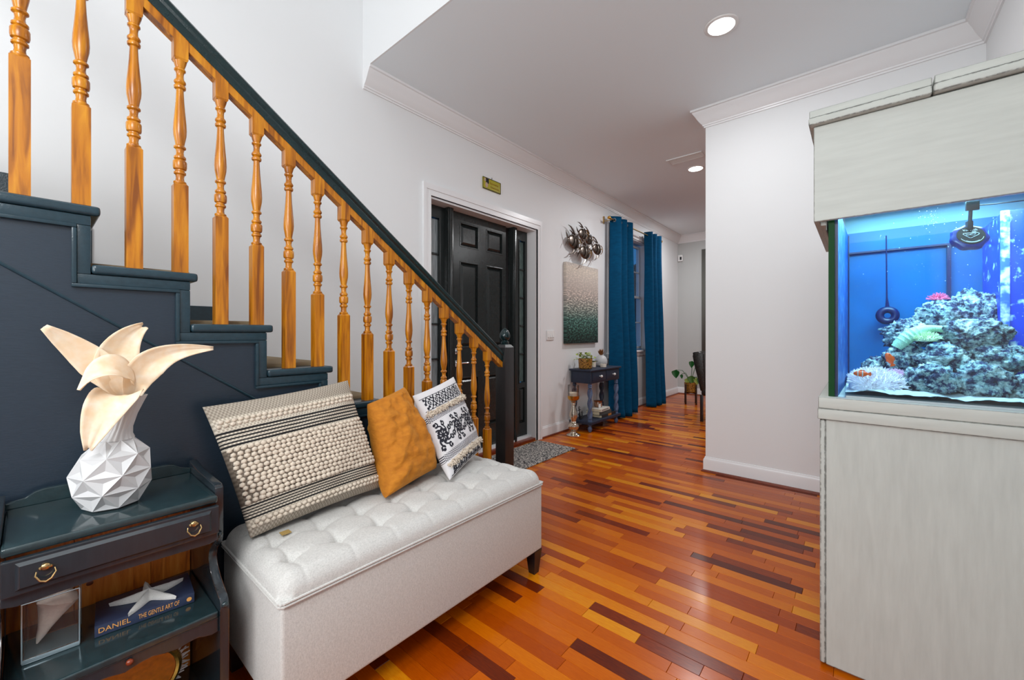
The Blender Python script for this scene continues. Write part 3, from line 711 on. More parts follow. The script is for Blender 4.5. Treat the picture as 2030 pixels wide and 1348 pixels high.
mx = N(nt, 'ShaderNodeMix', data_type='RGBA', blend_type='MULTIPLY'); mx.inputs['Factor'].default_value = 1.0
nt.links.new(r.outputs[0], mx.inputs['A']); nt.links.new(ck.outputs[0], mx.inputs['B']); nt.links.new(mx.outputs['Result'], b.inputs['Base Color'])
bump(nt, b, ck.outputs['Fac'], 0.4, 0.002)
P1 = Pillow((0.480, 1.560, 0.530), (1.000, 1.600, 0.545), (0.915, 1.735, 1.010), (0.385, 1.725, 0.965), 0.080, 0.035, 0.008, 3, 0.42, 1)
pil1 = obj('pillow', P1.mesh(60), 'striped', ang=180)
tag(pil1, 'large cream bobble-knit pillow with black stripes, leftmost on the bench', 'pillow', 'pillows on the bench')
bm = bm_new()
def bob(u, v, r_):
    p = P1.at(u, v, 1, 0.002); dn = P1.n
    vs = ball(bm, p, r_, 1, (1.1, 0.8, 0.92))
for j in range(13):
    v = (0.245+0.385*j/12)*2-1
    for i in range(27):
        u = -0.955+1.91*(i+0.25*(j % 2))/26.6
        bob(u, v+0.006*random.uniform(-1, 1), 0.0102*random.uniform(0.9, 1.08))
for v0 in (0.822, 0.852, 0.072, 0.098):
    for i in range(27): bob(-0.955+1.91*(i+(0.5 if v0 in (0.852, 0.098) else 0))/26.8, v0*2-1, 0.0090*random.uniform(0.9, 1.08))
o = obj('bobbles', bm, 'wool', pil1, ang=180); o['kind'] = 'stuff'
bm = bm_new(); box(bm, 0.560, 0.590, 1.507, 1.534, 0.5262, 0.529); o = obj('fabric_tag', bm, plain('tan_tag', S(170, 140, 80), 0.8, var=0.2, scale=60), pil1, sm=False); o['label'] = 'small tan sewn-in tag'
# 2 mustard
P2 = Pillow((0.965, 1.512, 0.530), (1.290, 1.588, 0.555), (1.232, 1.765, 0.945), (1.000, 1.715, 0.895), 0.095, 0.02, 0.020, 9, 0.36, 1)
tag(obj('pillow', P2.mesh(60), 'mustard', ang=180), 'mustard velvet pillow between the two patterned pillows', 'pillow', 'pillows on the bench')
# 3 black-and-white boho pillow
m, nt, b = nmat('boho_cotton'); M['boho'] = m; b.inputs['Roughness'].default_value = 0.9
tc = N(nt, 'ShaderNodeTexCoord'); sx = N(nt, 'ShaderNodeSeparateXYZ'); nt.links.new(tc.outputs['UV'], sx.inputs[0])
wht = S(222, 220, 222); r = ramp(nt, [(0, (0, 0, 0, 1)), (0.17, (1, 1, 1, 1)), (0.25, (0, 0, 0, 1)), (0.62, (1, 1, 1, 1)), (0.70, (0, 0, 0, 1))], 'CONSTANT'); nt.links.new(sx.outputs['Y'], r.inputs[0])
mp = coords(nt, (70, 90, 1), 'UV'); ck = N(nt, 'ShaderNodeTexChecker'); ck.inputs['Scale'].default_value = 1; nt.links.new(mp.outputs[0], ck.inputs['Vector']); ck.inputs['Color1'].default_value = S(60, 60, 72); ck.inputs['Color2'].default_value = wht
mx = N(nt, 'ShaderNodeMix', data_type='RGBA'); nt.links.new(r.outputs[0], mx.inputs['Factor']); mx.inputs['A'].default_value = wht; nt.links.new(ck.outputs[0], mx.inputs['B']); nt.links.new(mx.outputs['Result'], b.inputs['Base Color'])
P3 = Pillow((1.285, 1.475, 0.525), (1.650, 1.630, 0.560), (1.560, 1.760, 0.972), (1.262, 1.735, 0.900), 0.062, 0.03, 0.006, 4, 0.42, 1)
pil3 = obj('pillow', P3.mesh(50), 'boho', ang=180)
tag(pil3, 'white cotton pillow with black scroll print and tufted fringes, rightmost on the bench', 'pillow', 'pillows on the bench')
bm = bm_new()
def rib(pts, w_):
    """flat printed ribbon on the pillow face, pts in uv (0..1)"""
    k = len(pts); L = []; R = []
    for i, (u, v) in enumerate(pts):
        a = pts[max(i-1, 0)]; c = pts[min(i+1, k-1)]; dx, dy = c[0]-a[0], c[1]-a[1]; l = math.hypot(dx, dy) or 1
        ox, oy = -dy/l*w_, dx/l*w_
        L.append(bm.verts.new(P3.at((u+ox)*2-1, (v+oy)*2-1, 1, 0.0012))); R.append(bm.verts.new(P3.at((u-ox)*2-1, (v-oy)*2-1, 1, 0.0012)))
    for i in range(k-1): bm.faces.new((L[i], L[i+1], R[i+1], R[i]))
def blob(u, v, r_, n_=8):
    vs = [bm.verts.new(P3.at((u+r_*math.cos(2*PI*i/n_))*2-1, (v+r_*math.sin(2*PI*i/n_))*2-1, 1, 0.0012)) for i in range(n_)]; bm.faces.new(vs)
for mc in (0.10, 0.41, 0.72, 0.99):
    for k in range(8):
        a0 = k*PI/4+0.2
        def pt(rad, a): return (mc+rad*0.95*math.cos(a), 0.435+rad*math.sin(a))
        for sgn in (1,):
            pts = [pt(0.03+0.10*t, a0+sgn*1.1*t*t) for t in [i/8 for i in range(9)]]
            ce = pts[-1]; aa = a0+sgn*1.1
            curl = [(ce[0]+0.026*math.cos(aa+sgn*(1.9+q*0.55))-0.026*math.cos(aa+sgn*1.9), ce[1]+0.026*math.sin(aa+sgn*(1.9+q*0.55))-0.026*math.sin(aa+sgn*1.9)) for q in range(8)]
            pts += curl[1:]
            pts = [p for p in pts if 0.02 < p[0] < 0.985]
            pts = pts if all(abs(p[1]-0.435) < 0.2 for p in pts) else []
            if len(pts) > 2: rib(pts, 0.0088)
        p = pt(0.065, a0+0.55); 
        if 0.03 < p[0] < 0.97: blob(p[0], p[1], 0.019)
        p = pt(0.155, a0+0.2)
        if 0.03 < p[0] < 0.97: blob(p[0], p[1], 0.018)
    if mc < 0.95: blob(mc, 0.435, 0.03)
for (va, vb) in ((0.755, 0.915), (0.02, 0.115)):
    nn = 6
    for k in range(nn):
        uc = 0.08+0.84*(k+0.5)/nn; vc = (va+vb)/2; hh = (vb-va)/2; hu = 0.065
        for s_ in (0.35, 1.0) if hh > 0.06 else (0.6,):
            rib([(uc-hu*s_, vc), (uc, vc+hh*s_), (uc+hu*s_, vc), (uc, vc-hh*s_), (uc-hu*s_, vc)], 0.0095)
        for dx, dz in ((-0.5, 0.5), (0.5, 0.5), (-0.5, -0.5), (0.5, -0.5), (-0.95, 0.7), (-0.95, -0.7), (-0.95, 0)):
            u0, v0 = uc+dx*hu*1.05, vc+dz*hh; q = 0.015
            vs = [bm.verts.new(P3.at((u0+a*q)*2-1, (v0+c*q)*2-1, 1, 0.0012)) for a, c in ((-1,-1),(1,-1),(1,1),(-1,1))]; bm.faces.new(vs)
    for vv in (va, vb): rib([(0.03+0.94*i/30, vv) for i in range(31)], 0.0035)
M['print'] = plain('black_print', S(34, 34, 44), 0.9)
obj('printed_pattern', bm, 'print', pil3, sm=False)
for v0 in (0.715, 0.135):
    bm = bm_new()
    for q in range(420):
        u = random.uniform(-0.97, 0.97); v = v0*2-1+random.uniform(-0.035, 0.035)
        p = P3.at(u, v, 1, 0); d = (P3.n+Vector((random.uniform(-.7, .7), random.uniform(-.7, .7), random.uniform(-1.0, .5)))).normalized()
        ln = random.uniform(0.7, 1.5); tube(bm, [p, p+d*0.009*ln, p+d*0.016*ln+Vector((0, 0, -0.006))], [0.0030, 0.0034, 0.0018], 5)
    o = obj('fringe', bm, M['wool'], pil3); o['kind'] = 'stuff'
# ------------------------------------------------------------------ ceiling lamps, vent
lamp_lab = {0: 'round recessed ceiling light nearest the camera', 1: 'round recessed ceiling light beside the air vent'}
lr = None
for i, (x, y, pw) in enumerate(((2.852, 0.669, 18), (5.126, 1.482, 38), (7.2, 1.9, 34), (6.4, -1.2, 40))):
    if i == 0:
        lr = thing('recessed_light', lamp_lab[0], 'ceiling light', (x, y, CZ), group='recessed ceiling lights')
        bm = bm_new(); lathe(bm, [(0.078, 0.0), (0.078, -0.006), (0.095, -0.006), (0.099, -0.003), (0.100, 0.0)], x, y, CZ-0.0005, 32); obj('trim_ring', bm, 'white', lr)
        bm = bm_new(); lathe(bm, [(0.0, -0.0055), (0.0785, -0.0055), (0.0785, -0.001), (0.0, -0.001)], x, y, CZ, 32); obj('diffuser', bm, 'lamp', lr)
    elif i == 1: copy_thing(lr, (x, y, CZ), lamp_lab[1])
    light('AREA', 'recessed_lamp', (x, y, CZ-0.02), pw, 0.15, (0.96, 0.98, 1.0))
vt = thing('air_vent', 'white slatted ceiling air vent beside the far light', 'air vent', (4.745, 1.48, CZ))
bm = bm_new(); X0, X1, Y0, Y1 = 4.665, 4.825, 1.29, 1.67
for a in ((X0, X1, Y0, Y0+0.02), (X0, X1, Y1-0.02, Y1), (X0, X0+0.02, Y0+0.02, Y1-0.02), (X1-0.02, X1, Y0+0.02, Y1-0.02)): box(bm, *a, CZ-0.012, CZ-0.0005, bev=0.003)
obj('frame', bm, 'white', vt)
obj('backing', ubox(X0+0.02, X1-0.02, Y0+0.02, Y1-0.02, CZ-0.002, CZ-0.0008), 'rubber', vt, sm=False)
for k in range(6):
    x = X0+0.03+k*0.02; bm = bm_new(); prism(bm, [(x-0.005, CZ-0.004), (x+0.004, CZ-0.010), (x+0.005, CZ-0.009), (x-0.004, CZ-0.003)], 'y', Y0+0.02, Y1-0.02); obj('slat', bm, 'white', vt, sm=False)

# ------------------------------------------------------------------ things on the left wall
sg = thing('wall_sign', 'small yellow plaque with a portrait hung above the front door', 'sign', (2.99, WY, 2.70))
bm = bm_new(); box(bm, 2.862, 3.122, WY-0.010, WY-0.002, 2.640, 2.755, bev=0.004); obj('plate', bm, plain('yellow_plaque', S(172, 160, 28), 0.5, var=0.15, scale=25), sg)
bm = bm_new()
for a in ((2.862, 3.122, 2.640, 2.645), (2.862, 3.122, 2.750, 2.755), (2.862, 2.867, 2.645, 2.750), (3.117, 3.122, 2.645, 2.750)): box(bm, a[0], a[1], WY-0.0118, WY-0.0102, a[2], a[3])
for k in range(16): box(bm, 2.872+k*0.0156, 2.878+k*0.0156, WY-0.0118, WY-0.0102, 2.646, 2.650)
obj('border', bm, 'print', sg, sm=False)
bm = bm_new(); box(bm, 2.905, 2.945, WY-0.012, WY-0.0103, 2.70, 2.748); obj('portrait_hat', bm, 'print', sg, sm=False)
bm = bm_new(); ball(bm, (2.915, WY-0.011, 2.685), 0.02, 2, (1, 0.1, 1.4)); ball(bm, (2.892, WY-0.011, 2.73), 0.014, 2, (1, 0.1, 1.2)); obj('portrait', bm, plain('portrait_print', S(188, 160, 140), 0.6, var=0.5, scale=80), sg)
bm = bm_new()
for (z, x0, n_) in ((2.712, 2.965, 6), (2.675, 2.975, 6)):
    for k in range(n_):
        x = x0+k*0.021; h = 0.008 if k else 0.013
        tube(bm, [(x, WY-0.011, z-0.008), (x+0.003, WY-0.011, z+h), (x+0.010, WY-0.011, z-0.002), (x+0.015, WY-0.011, z-0.008)], 0.0014, 5)
obj('lettering', bm, plain('orange_lettering', S(150, 92, 20), 0.6), sg)
bm = bm_new(); tube(bm, [(2.99, WY-0.006, 2.754), (2.995, WY-0.006, 2.772), (3.0, WY-0.004, 2.754)], 0.0015, 6); lathe(bm, [(0.004, 0), (0.004, 0.004), (0, 0.005)], 2.995, WY-0.006, 2.77, 8); obj('hook', bm, 'print', sg)

sw = thing('light_switch', 'white three-gang switch plate right of the front door', 'light switch', (4.01, WY, 1.196))
obj('plate', ubox(3.938, 4.085, WY-0.012, WY-0.001, 1.138, 1.253, bev=0.003), 'white', sw)
for k in range(3):
    x = 3.965+k*0.0465; bm = bm_new(); box(bm, x-0.014, x+0.014, WY-0.0135, WY-0.011, 1.165, 1.228, bev=0.001); prism(bm, [(WY-0.0132, 1.167), (WY-0.0132, 1.226), (WY-0.022, 1.172)], 'x', x-0.012, x+0.012); obj('rocker', bm, 'white', sw, sm=False)

# seascape canvas
m, nt, b = nmat('sea_canvas'); M['sea'] = m; b.inputs['Roughness'].default_value = 0.7
tc = N(nt, 'ShaderNodeTexCoord'); sx = N(nt, 'ShaderNodeSeparateXYZ'); nt.links.new(tc.outputs['Object'], sx.inputs[0])
mr = N(nt, 'ShaderNodeMapRange'); mr.inputs['From Min'].default_value = 0; mr.inputs['From Max'].default_value = 1.02; nt.links.new(sx.outputs['Z'], mr.inputs['Value'])
r = ramp(nt, [(0.0, S(14, 30, 28)), (0.12, S(30, 62, 56)), (0.3, S(62, 98, 92)), (0.45, S(128, 134, 128)), (0.62, S(176, 164, 156)), (0.8, S(192, 180, 170)), (0.94, S(202, 190, 176)), (1, S(188, 178, 170))]); nt.links.new(mr.outputs[0], r.inputs[0])
mp = N(nt, 'ShaderNodeMapping'); mp.inputs['Scale'].default_value = (24, 1, 60); mp.inputs['Rotation'].default_value = (0, math.radians(-18), 0); nt.links.new(tc.outputs['Object'], mp.inputs['Vector'])
n = N(nt, 'ShaderNodeTexNoise'); n.inputs['Detail'].default_value = 4; n.inputs['Scale'].default_value = 1.0; nt.links.new(mp.outputs[0], n.inputs['Vector'])
r2 = ramp(nt, [(0.42, (0.2, 0.22, 0.22, 1)), (0.5, (0.8, 0.8, 0.8, 1)), (0.60, (3.6, 3.4, 3.2, 1))]); nt.links.new(n.outputs['Fac'], r2.inputs[0])
fd = ramp(nt, [(0.0, (1, 1, 1, 1)), (0.45, (0.6, 0.6, 0.6, 1)), (0.7, (0.08, 0.08, 0.08, 1))]); nt.links.new(mr.outputs[0], fd.inputs[0])
mx = N(nt, 'ShaderNodeMix', data_type='RGBA', blend_type='MULTIPLY'); nt.links.new(fd.outputs[0], mx.inputs['Factor']); nt.links.new(r.outputs[0], mx.inputs['A']); nt.links.new(r2.outputs[0], mx.inputs['B']); nt.links.new(mx.outputs['Result'], b.inputs['Base Color'])
tag(obj('canvas_picture', ubox(4.301, 5.11, 2.765, WY-0.002, 1.09, 2.11, bev=0.004), 'sea'), 'tall canvas print of a rippling sea above the console table', 'picture')

# angelfish wall sculptures
def angelfish(cx, cz, s, label, ang=0.0, yo=0.0):
    f = thing('metal_angelfish', label, 'wall sculpture', (cx, WY-0.05-yo, cz), group='metal angelfish on the wall')
    R_ = Matrix.Rotation(ang, 4, 'Y')
    def add(nm, bm, mt='steel'):
        bmesh.ops.transform(bm, matrix=Matrix.Scale(s, 4) @ R_, verts=bm.verts); return obj(nm, bm, mt, f, local=True)
    bm = bm_new(); ball(bm, (0, 0, 0), 0.088, 3, (1.5, 0.34, 1.0)); add('body', bm)
    for x, hh in ((-0.070, 0.078), (0.01, 0.093), (0.078, 0.074)):
        bm = bm_new(); pts = [(x+0.045*math.cos(a)*1.0, -0.036*math.cos(a*0.9), hh*math.sin(a)) for a in [(-1.25+2.5*q/9) for q in range(10)]]
        tube(bm, pts, 0.009, 6, flat=0.5); add('stripe', bm, 'gold' if x > 0.05 else 'steel')
    bm = bm_new(); ball(bm, (0.105, -0.022, 0.015), 0.011, 2); add('eye', bm, 'brass')
    bm = bm_new(); tube(bm, [(0.02, 0, 0.10), (-0.03, 0, 0.145), (-0.09, 0, 0.175), (-0.15, 0, 0.18)], [0.012, 0.010, 0.008, 0.002], 6); tube(bm, [(-0.02, 0, 0.10), (-0.06, 0, 0.12), (-0.11, 0, 0.125)], [0.010, 0.008, 0.002], 6); add('dorsal_fin', bm)
    bm = bm_new(); tube(bm, [(0.02, 0, -0.10), (-0.01, 0, -0.14), (-0.06, 0, -0.175), (-0.10, 0, -0.19)], [0.012, 0.010, 0.007, 0.002], 6); tube(bm, [(0.05, -0.01, -0.085), (0.045, -0.01, -0.12), (0.02, -0.01, -0.15)], [0.008, 0.006, 0.002], 6); add('ventral_fin', bm)
    bm = bm_new(); ball(bm, (-0.115, 0, 0), 0.028, 2, (1.2, 0.4, 0.7))
    tube(bm, [(-0.12, 0, 0.0), (-0.16, 0, 0.045), (-0.19, 0, 0.10)], [0.013, 0.012, 0.003], 6, flat=0.5); tube(bm, [(-0.12, 0, 0.0), (-0.16, 0, -0.045), (-0.185, 0, -0.10)], [0.013, 0.012, 0.003], 6, flat=0.5); add('tail_fin', bm)
    bm = bm_new(); tube(bm, [(0, 0.03, 0), (0, 0.05+yo/s, 0)], 0.008, 6); add('wall_mount', bm)
angelfish(4.46, 2.375, 1.0, 'pewter angelfish sculpture at the left of the cluster', 0.12)
angelfish(4.61, 2.50, 0.78, 'pewter angelfish sculpture highest in the cluster', -0.1, 0.045)
angelfish(4.835, 2.475, 0.80, 'pewter angelfish sculpture at the upper right of the cluster', 0.1)
angelfish(4.65, 2.265, 0.95, 'pewter angelfish sculpture lowest in the cluster', 0.05, 0.05)
angelfish(4.965, 2.355, 0.85, 'pewter angelfish sculpture at the lower right, nearest the curtain', 0.0, 0.055)

# ------------------------------------------------------------------ console table
M['cnavy'] = worn('distressed_navy', S(28, 40, 62), S(120, 140, 165), 0.5, 0.004, thr=0.75)
M['cblue'] = plain('dusty_blue_paint', S(84, 102, 134), 0.5, var=0.5, scale=30)
ct_ = thing('console_table', 'distressed navy console table with two drawers and barley-twist legs', 'console table', (4.82, 2.655, 0))
TX0, TX1, TY0, TY1 = 4.40, 5.23, 2.475, 2.805
bm = bm_new(); box(bm, TX0, TX1, TY0, TY1-0.012, 0.748, 0.772, bev=0.008, seg=3); obj('top', bm, 'cnavy', ct_)
bm = bm_new(); box(bm, TX0+0.025, TX1-0.025, TY0+0.022, TY1-0.03, 0.60, 0.748, bev=0.003); obj('apron', bm, 'cnavy', ct_)
for k in range(2):
    x0 = TX0+0.07+k*0.36; dwr = obj('drawer', ubox(x0, x0+0.34, TY0+0.014, TY0+0.024, 0.625, 0.735, bev=0.003), 'cnavy', ct_)
    bm = bm_new(); tube(bm, [(x0+0.17, TY0+0.016, 0.68), (x0+0.17, TY0-0.004, 0.68)], 0.007, 8); ball(bm, (x0+0.17, TY0-0.014, 0.68), 0.017, 2); o = obj('knob', bm, 'white', dwr); o['label'] = 'white glass knob'
def twist(a, z): return 1+0.27*math.cos(2*(a-z*24))
zz = [(0.026, 0.13), (0.026, 0.145), (0.020, 0.15), (0.026, 0.158), (0.026, 0.168), (0.019, 0.174)]
leg = None
for i, (x, y) in enumerate(((TX0+0.06, TY0+0.05), (TX1-0.06, TY0+0.05), (TX0+0.06, TY1-0.06), (TX1-0.06, TY1-0.06))):
    bm = bm_new()
    lathe(bm, [(0.006, 0), (0.016, 0.004), (0.026, 0.03), (0.027, 0.045), (0.018, 0.068), (0.014, 0.074), (0.020, 0.08), (0.024, 0.088), (0.024, 0.10)], x, y, 0, 18)
    lathe(bm, zz, x, y, 0, 18)
    lathe(bm, [(0.026, 0.174+0.0075*q) for q in range(49)], x, y, 0, 18, twist)
    lathe(bm, [(0.019, 0.541), (0.026, 0.546), (0.026, 0.556), (0.020, 0.562), (0.026, 0.568), (0.026, 0.578), (0.020, 0.583), (0.024, 0.601)], x, y, 0, 18)
    o = obj('leg', bm, 'cblue' if i != 2 and i != 3 else 'cnavy', ct_)
    if i < 2: o['label'] = 'dusty blue twisted front leg'
bm = bm_new(); box(bm, TX0+0.01, TX1-0.01, TY0+0.005, TY1-0.015, 0.098, 0.132, bev=0.006); obj('bottom_shelf', bm, 'cnavy', ct_)
SHZ = 0.1325; TPZ = 0.7725
def tilt_book(x, y, z, w_, d, h, rz, cover, label):
    t = thing('book', label, 'book', (x, y, z), rz, 'books under the console table')
    bm = bm_new(); box(bm, -w_/2, w_/2, -d/2, d/2, 0, 0.003); box(bm, -w_/2, w_/2, -d/2, d/2, h-0.003, h); box(bm, -w_/2, w_/2, -d/2, -d/2+0.004, 0.003, h-0.003); obj('cover', bm, cover, t, local=True, sm=False)
    obj('pages', ubox(-w_/2+0.003, w_/2-0.003, -d/2+0.0042, d/2-0.004, 0.0032, h-0.0032), 'paper', t, local=True, sm=False); return t
bcol = {n_: plain('cover_'+n_, c, 0.5, var=0.1, scale=30) for n_, c in (('black', S(30, 32, 36)), ('white', S(214, 210, 200)), ('grey', S(70, 78, 78)), ('blue', S(40, 52, 92)))}
b1 = tilt_book(4.93, 2.61, SHZ, 0.40, 0.20, 0.035, 0.02, bcol['black'], 'black and orange book at the bottom of the console stack')
obj('spine_print', ubox(-0.02, 0.07, -0.1012, -0.1, 0.004, 0.031), plain('orange_print', S(190, 120, 50), 0.6, var=0.5, scale=40), b1, local=True, sm=False)
tilt_book(4.86, 2.62, SHZ+0.0355, 0.30, 0.20, 0.045, -0.03, bcol['grey'], 'dark grey book in the middle of the console stack')
b3 = tilt_book(4.84, 2.61, SHZ+0.081, 0.28, 0.19, 0.032, 0.06, bcol['white'], 'white book on top of the console stack')
bm = bm_new()
for k in range(9): box(bm, -0.10+k*0.022, -0.085+k*0.022, -0.0962, -0.095, 0.011, 0.021)
obj('spine_print', bm, 'print', b3, local=True, sm=False)
jr = thing('glass_jar', 'small amber glass candle jar with copper lid and white tag', 'jar', (4.86, 2.63, SHZ+0.1135))
bm = bm_new(); lathe(bm, [(0.040, 0), (0.052, 0.01), (0.054, 0.05), (0.045, 0.065), (0.045, 0.07)], 4.86, 2.63, SHZ+0.114, 20); obj('jar_body', bm, plain('amber_glass', S(150, 110, 86), 0.15, var=0.3, scale=20), jr)
bm = bm_new(); lathe(bm, [(0.056, 0), (0.058, 0.012), (0.02, 0.018), (0, 0.019)], 4.86, 2.63, SHZ+0.184, 20); obj('lid', bm, plain('copper', S(170, 110, 70), 0.3, 1.0), jr)
obj('tag', ubox(4.775, 4.83, 2.574, 2.577, SHZ+0.118, SHZ+0.165), 'white', jr, sm=False)
an = thing('anchor_ornament', 'small black metal anchor ornament on the console shelf', 'ornament', (4.50, 2.68, SHZ))
bm = bm_new(); tube(bm, [(4.50, 2.68, SHZ+0.006), (4.50, 2.70, SHZ+0.13)], 0.006, 8)
tube(bm, [(4.43, 2.66, SHZ+0.075), (4.44, 2.665, SHZ+0.035), (4.47, 2.675, SHZ+0.010), (4.50, 2.68, SHZ+0.006), (4.53, 2.685, SHZ+0.010), (4.56, 2.695, SHZ+0.035), (4.57, 2.70, SHZ+0.075)], 0.007, 8)
for x, y in ((4.43, 2.66), (4.57, 2.70)): lathe(bm, [(0.016, 0), (0.0, 0.03)], x, y, SHZ+0.07, 8)
obj('hook', bm, 'rubber', an)
bm = bm_new(); tube(bm, [(4.50+0.015*math.cos(a), 2.702, SHZ+0.143+0.015*math.sin(a)) for a in [2*PI*q/12 for q in range(12)]], 0.004, 6, closed=True); tube(bm, [(4.46, 2.695, SHZ+0.115), (4.54, 2.705, SHZ+0.115)], 0.005, 6); obj('ring', bm, 'rubber', an)
# potted plant in gold basket
M['wicker'] = None
m, nt, b = nmat('gold_wicker'); M['wicker'] = m; b.inputs['Roughness'].default_value = 0.45; b.inputs['Metallic'].default_value = 0.25
mp = coords(nt, (90, 90, 90)); v_ = N(nt, 'ShaderNodeTexVoronoi'); v_.inputs['Scale'].default_value = 1.0; nt.links.new(mp.outputs[0], v_.inputs['Vector'])
r = ramp(nt, [(0.0, S(214, 170, 84)), (0.45, S(168, 116, 40)), (0.75, S(78, 48, 20))]); nt.links.new(v_.outputs['Distance'], r.inputs[0]); nt.links.new(r.outputs[0], b.inputs['Base Color']); bump(nt, b, v_.outputs['Distance'], -0.8, 0.006)
def leafmesh(bm, base_, tip, wd_, cup=0.15, n_=8, up=(0, 0, 1), heart=False, sag=0.0, thick=None):
    base_, tip = Vector(base_), Vector(tip); ax = tip-base_; L = ax.length; side = ax.cross(Vector(up)); side.normalize(); nn = side.cross(ax).normalized()
    rows = []
    for i in range(n_+1):
        t = i/n_; w_ = wd_*(math.sin(PI*min(1, t**(0.55 if heart else 0.8)))**0.8 if 0 < t < 1 else 0.02)
        c = base_+ax*t - nn*(sag*4*t*(1-t))
        rows.append([bm.verts.new(c+side*w_*s_+nn*(cup*w_*abs(s_)**1.5)) for s_ in (-1, -0.55, 0, 0.55, 1)])
    for A, B in zip(rows, rows[1:]):
        for i in range(4): bm.faces.new((A[i], A[i+1], B[i+1], B[i]))
M['leaf'] = plain('green_leaf', S(70, 112, 40), 0.45, var=0.35, scale=18)
M['leafl'] = plain('pale_green_leaf', S(150, 168, 74), 0.5, var=0.3, scale=25)
M['leafd'] = plain('deep_green_leaf', S(26, 92, 34), 0.35, var=0.3, scale=14)
pp = thing('potted_plant', 'leafy trailing plant in a gold woven pot on the console table', 'plant', (4.53, 2.63, TPZ))
bm = bm_new(); lathe(bm, [(0.070, 0), (0.082, 0.01), (0.086, 0.075), (0.088, 0.12), (0.086, 0.13), (0.078, 0.13), (0.074, 0.11), (0, 0.11)], 4.53, 2.63, TPZ, 24); obj('pot', bm, 'wicker', pp)
bm = bm_new(); random.seed(5); bs = bm_new()
for k in range(70):
    a = random.uniform(0, 2*PI); rr = random.uniform(0.01, 0.13); h = random.uniform(0.12, 0.22)-rr*0.3
    if a < PI*0.7 or a > PI*1.7: h -= random.uniform(0, 0.06)
    p = Vector((4.53+rr*math.cos(a), 2.63+rr*math.sin(a), TPZ+h)); d = Vector((random.uniform(-1, 1), random.uniform(-1, 1), random.uniform(-0.4, 0.6))).normalized()*0.04
    leafmesh(bm, p, p+d, 0.016, 0.3, 4)
    if k % 3 == 0: tube(bs, [(4.53+0.3*rr*math.cos(a), 2.63+0.3*rr*math.sin(a), TPZ+0.10), ((4.53+p.x)/2, (2.63+p.y)/2, p.z), tuple(p)], 0.0018, 5)
for q in range(4): 
    p = Vector((4.53-0.10-0.025*q, 2.60, TPZ+0.17+0.012*q)); leafmesh(bm, p, p+Vector((-0.025, 0.01, 0.015)), 0.010, 0.2, 4)
tube(bs, [(4.51, 2.62, TPZ+0.11), (4.45, 2.61, TPZ+0.16), (4.36, 2.605, TPZ+0.205)], 0.002, 5)
o = obj('foliage', bm, 'leafl', pp, ang=180, normals=False); o['kind'] = 'stuff'; obj('stems', bs, 'leaf', pp)
pn = thing('pineapple_candle_holder', 'white ceramic pineapple with bronze leaves on the console table', 'ornament', (5.04, 2.68, TPZ))
bm = bm_new(); lathe(bm, [(0.055, 0), (0.072, 0.012), (0.082, 0.05), (0.080, 0.09), (0.062, 0.125), (0.035, 0.145), (0.02, 0.15)], 5.04, 2.68, TPZ, 36, lambda a, z: 1+0.05*math.cos(9*(a+z*9))); obj('body', bm, 'ceramic', pn)
for k in range(11):
    a = 2*PI*k/11; rr = 0.05 if k % 2 else 0.028; bm = bm_new()
    leafmesh(bm, (5.04+0.01*math.cos(a), 2.68+0.01*math.sin(a), TPZ+0.148), (5.04+rr*math.cos(a), 2.68+rr*math.sin(a), TPZ+0.235-(0.02 if k % 2 else 0)), 0.012, 0.5, 5, up=(math.cos(a), math.sin(a), 0.2)); o = obj('leaf', bm, plain('bronze_leaf', S(138, 92, 52), 0.35, 0.6) if k == 0 else D.materials['bronze_leaf'], pn, ang=180, normals=False)
for nm, x, y, rr, hh, lb in (('tealight_candle', 4.90, 2.575, 0.040, 0.042, 'low white tealight candle in front of the pineapple'), ('jar_candle', 4.80, 2.68, 0.045, 0.07, 'blush jar candle with dark lid between plant and pineapple')):
    t = thing(nm, lb, 'candle', (x, y, TPZ)); bm = bm_new(); lathe(bm, [(rr*0.9, 0), (rr, 0.004), (rr, hh), (rr*0.9, hh), (rr*0.88, hh-0.006), (0, hh-0.006)], x, y, TPZ, 20); obj('cup', bm, plain('candle_'+nm, S(226, 214, 200), 0.5), t)
    bm = bm_new()
    if nm == 'jar_candle': lathe(bm, [(rr*1.02, 0), (rr*1.02, 0.012), (0, 0.014)], x, y, TPZ+hh+0.0005, 20); obj('lid', bm, 'soil', t)
    else: tube(bm, [(x, y, TPZ+hh-0.006), (x+0.002, y, TPZ+hh+0.006)], 0.0018, 6); obj('wick', bm, 'soil', t)
# mercury glass pillar holder on the floor
ch = thing('candle_holder', 'tall mercury-glass pillar candle holder on the floor beside the console table', 'candle holder', (4.20, 2.60, 0))
M['mercury'] = plain('mercury_glass', S(205, 196, 180), 0.12, 0.85, var=0.3, scale=22)
bm = bm_new(); lathe(bm, [(0.082, 0), (0.084, 0.008), (0.070, 0.018), (0.040, 0.030), (0.030, 0.048), (0.040, 0.062), (0.066, 0.095), (0.068, 0.115), (0.050, 0.140), (0.030, 0.152), (0.036, 0.160), (0.030, 0.170), (0.036, 0.190), (0.050, 0.225), (0.048, 0.26), (0.030, 0.32), (0.022, 0.365), (0.030, 0.375), (0.024, 0.385), (0.036, 0.398), (0.026, 0.41)], 4.20, 2.60, 0, 28); obj('stem', bm, 'mercury', ch)
bm = bm_new(); lathe(bm, [(0.026, 0.41), (0.055, 0.425), (0.068, 0.44), (0.070, 0.475), (0.064, 0.475), (0.060, 0.45), (0, 0.448)], 4.20, 2.60, 0, 28); obj('cup', bm, 'gold', ch)
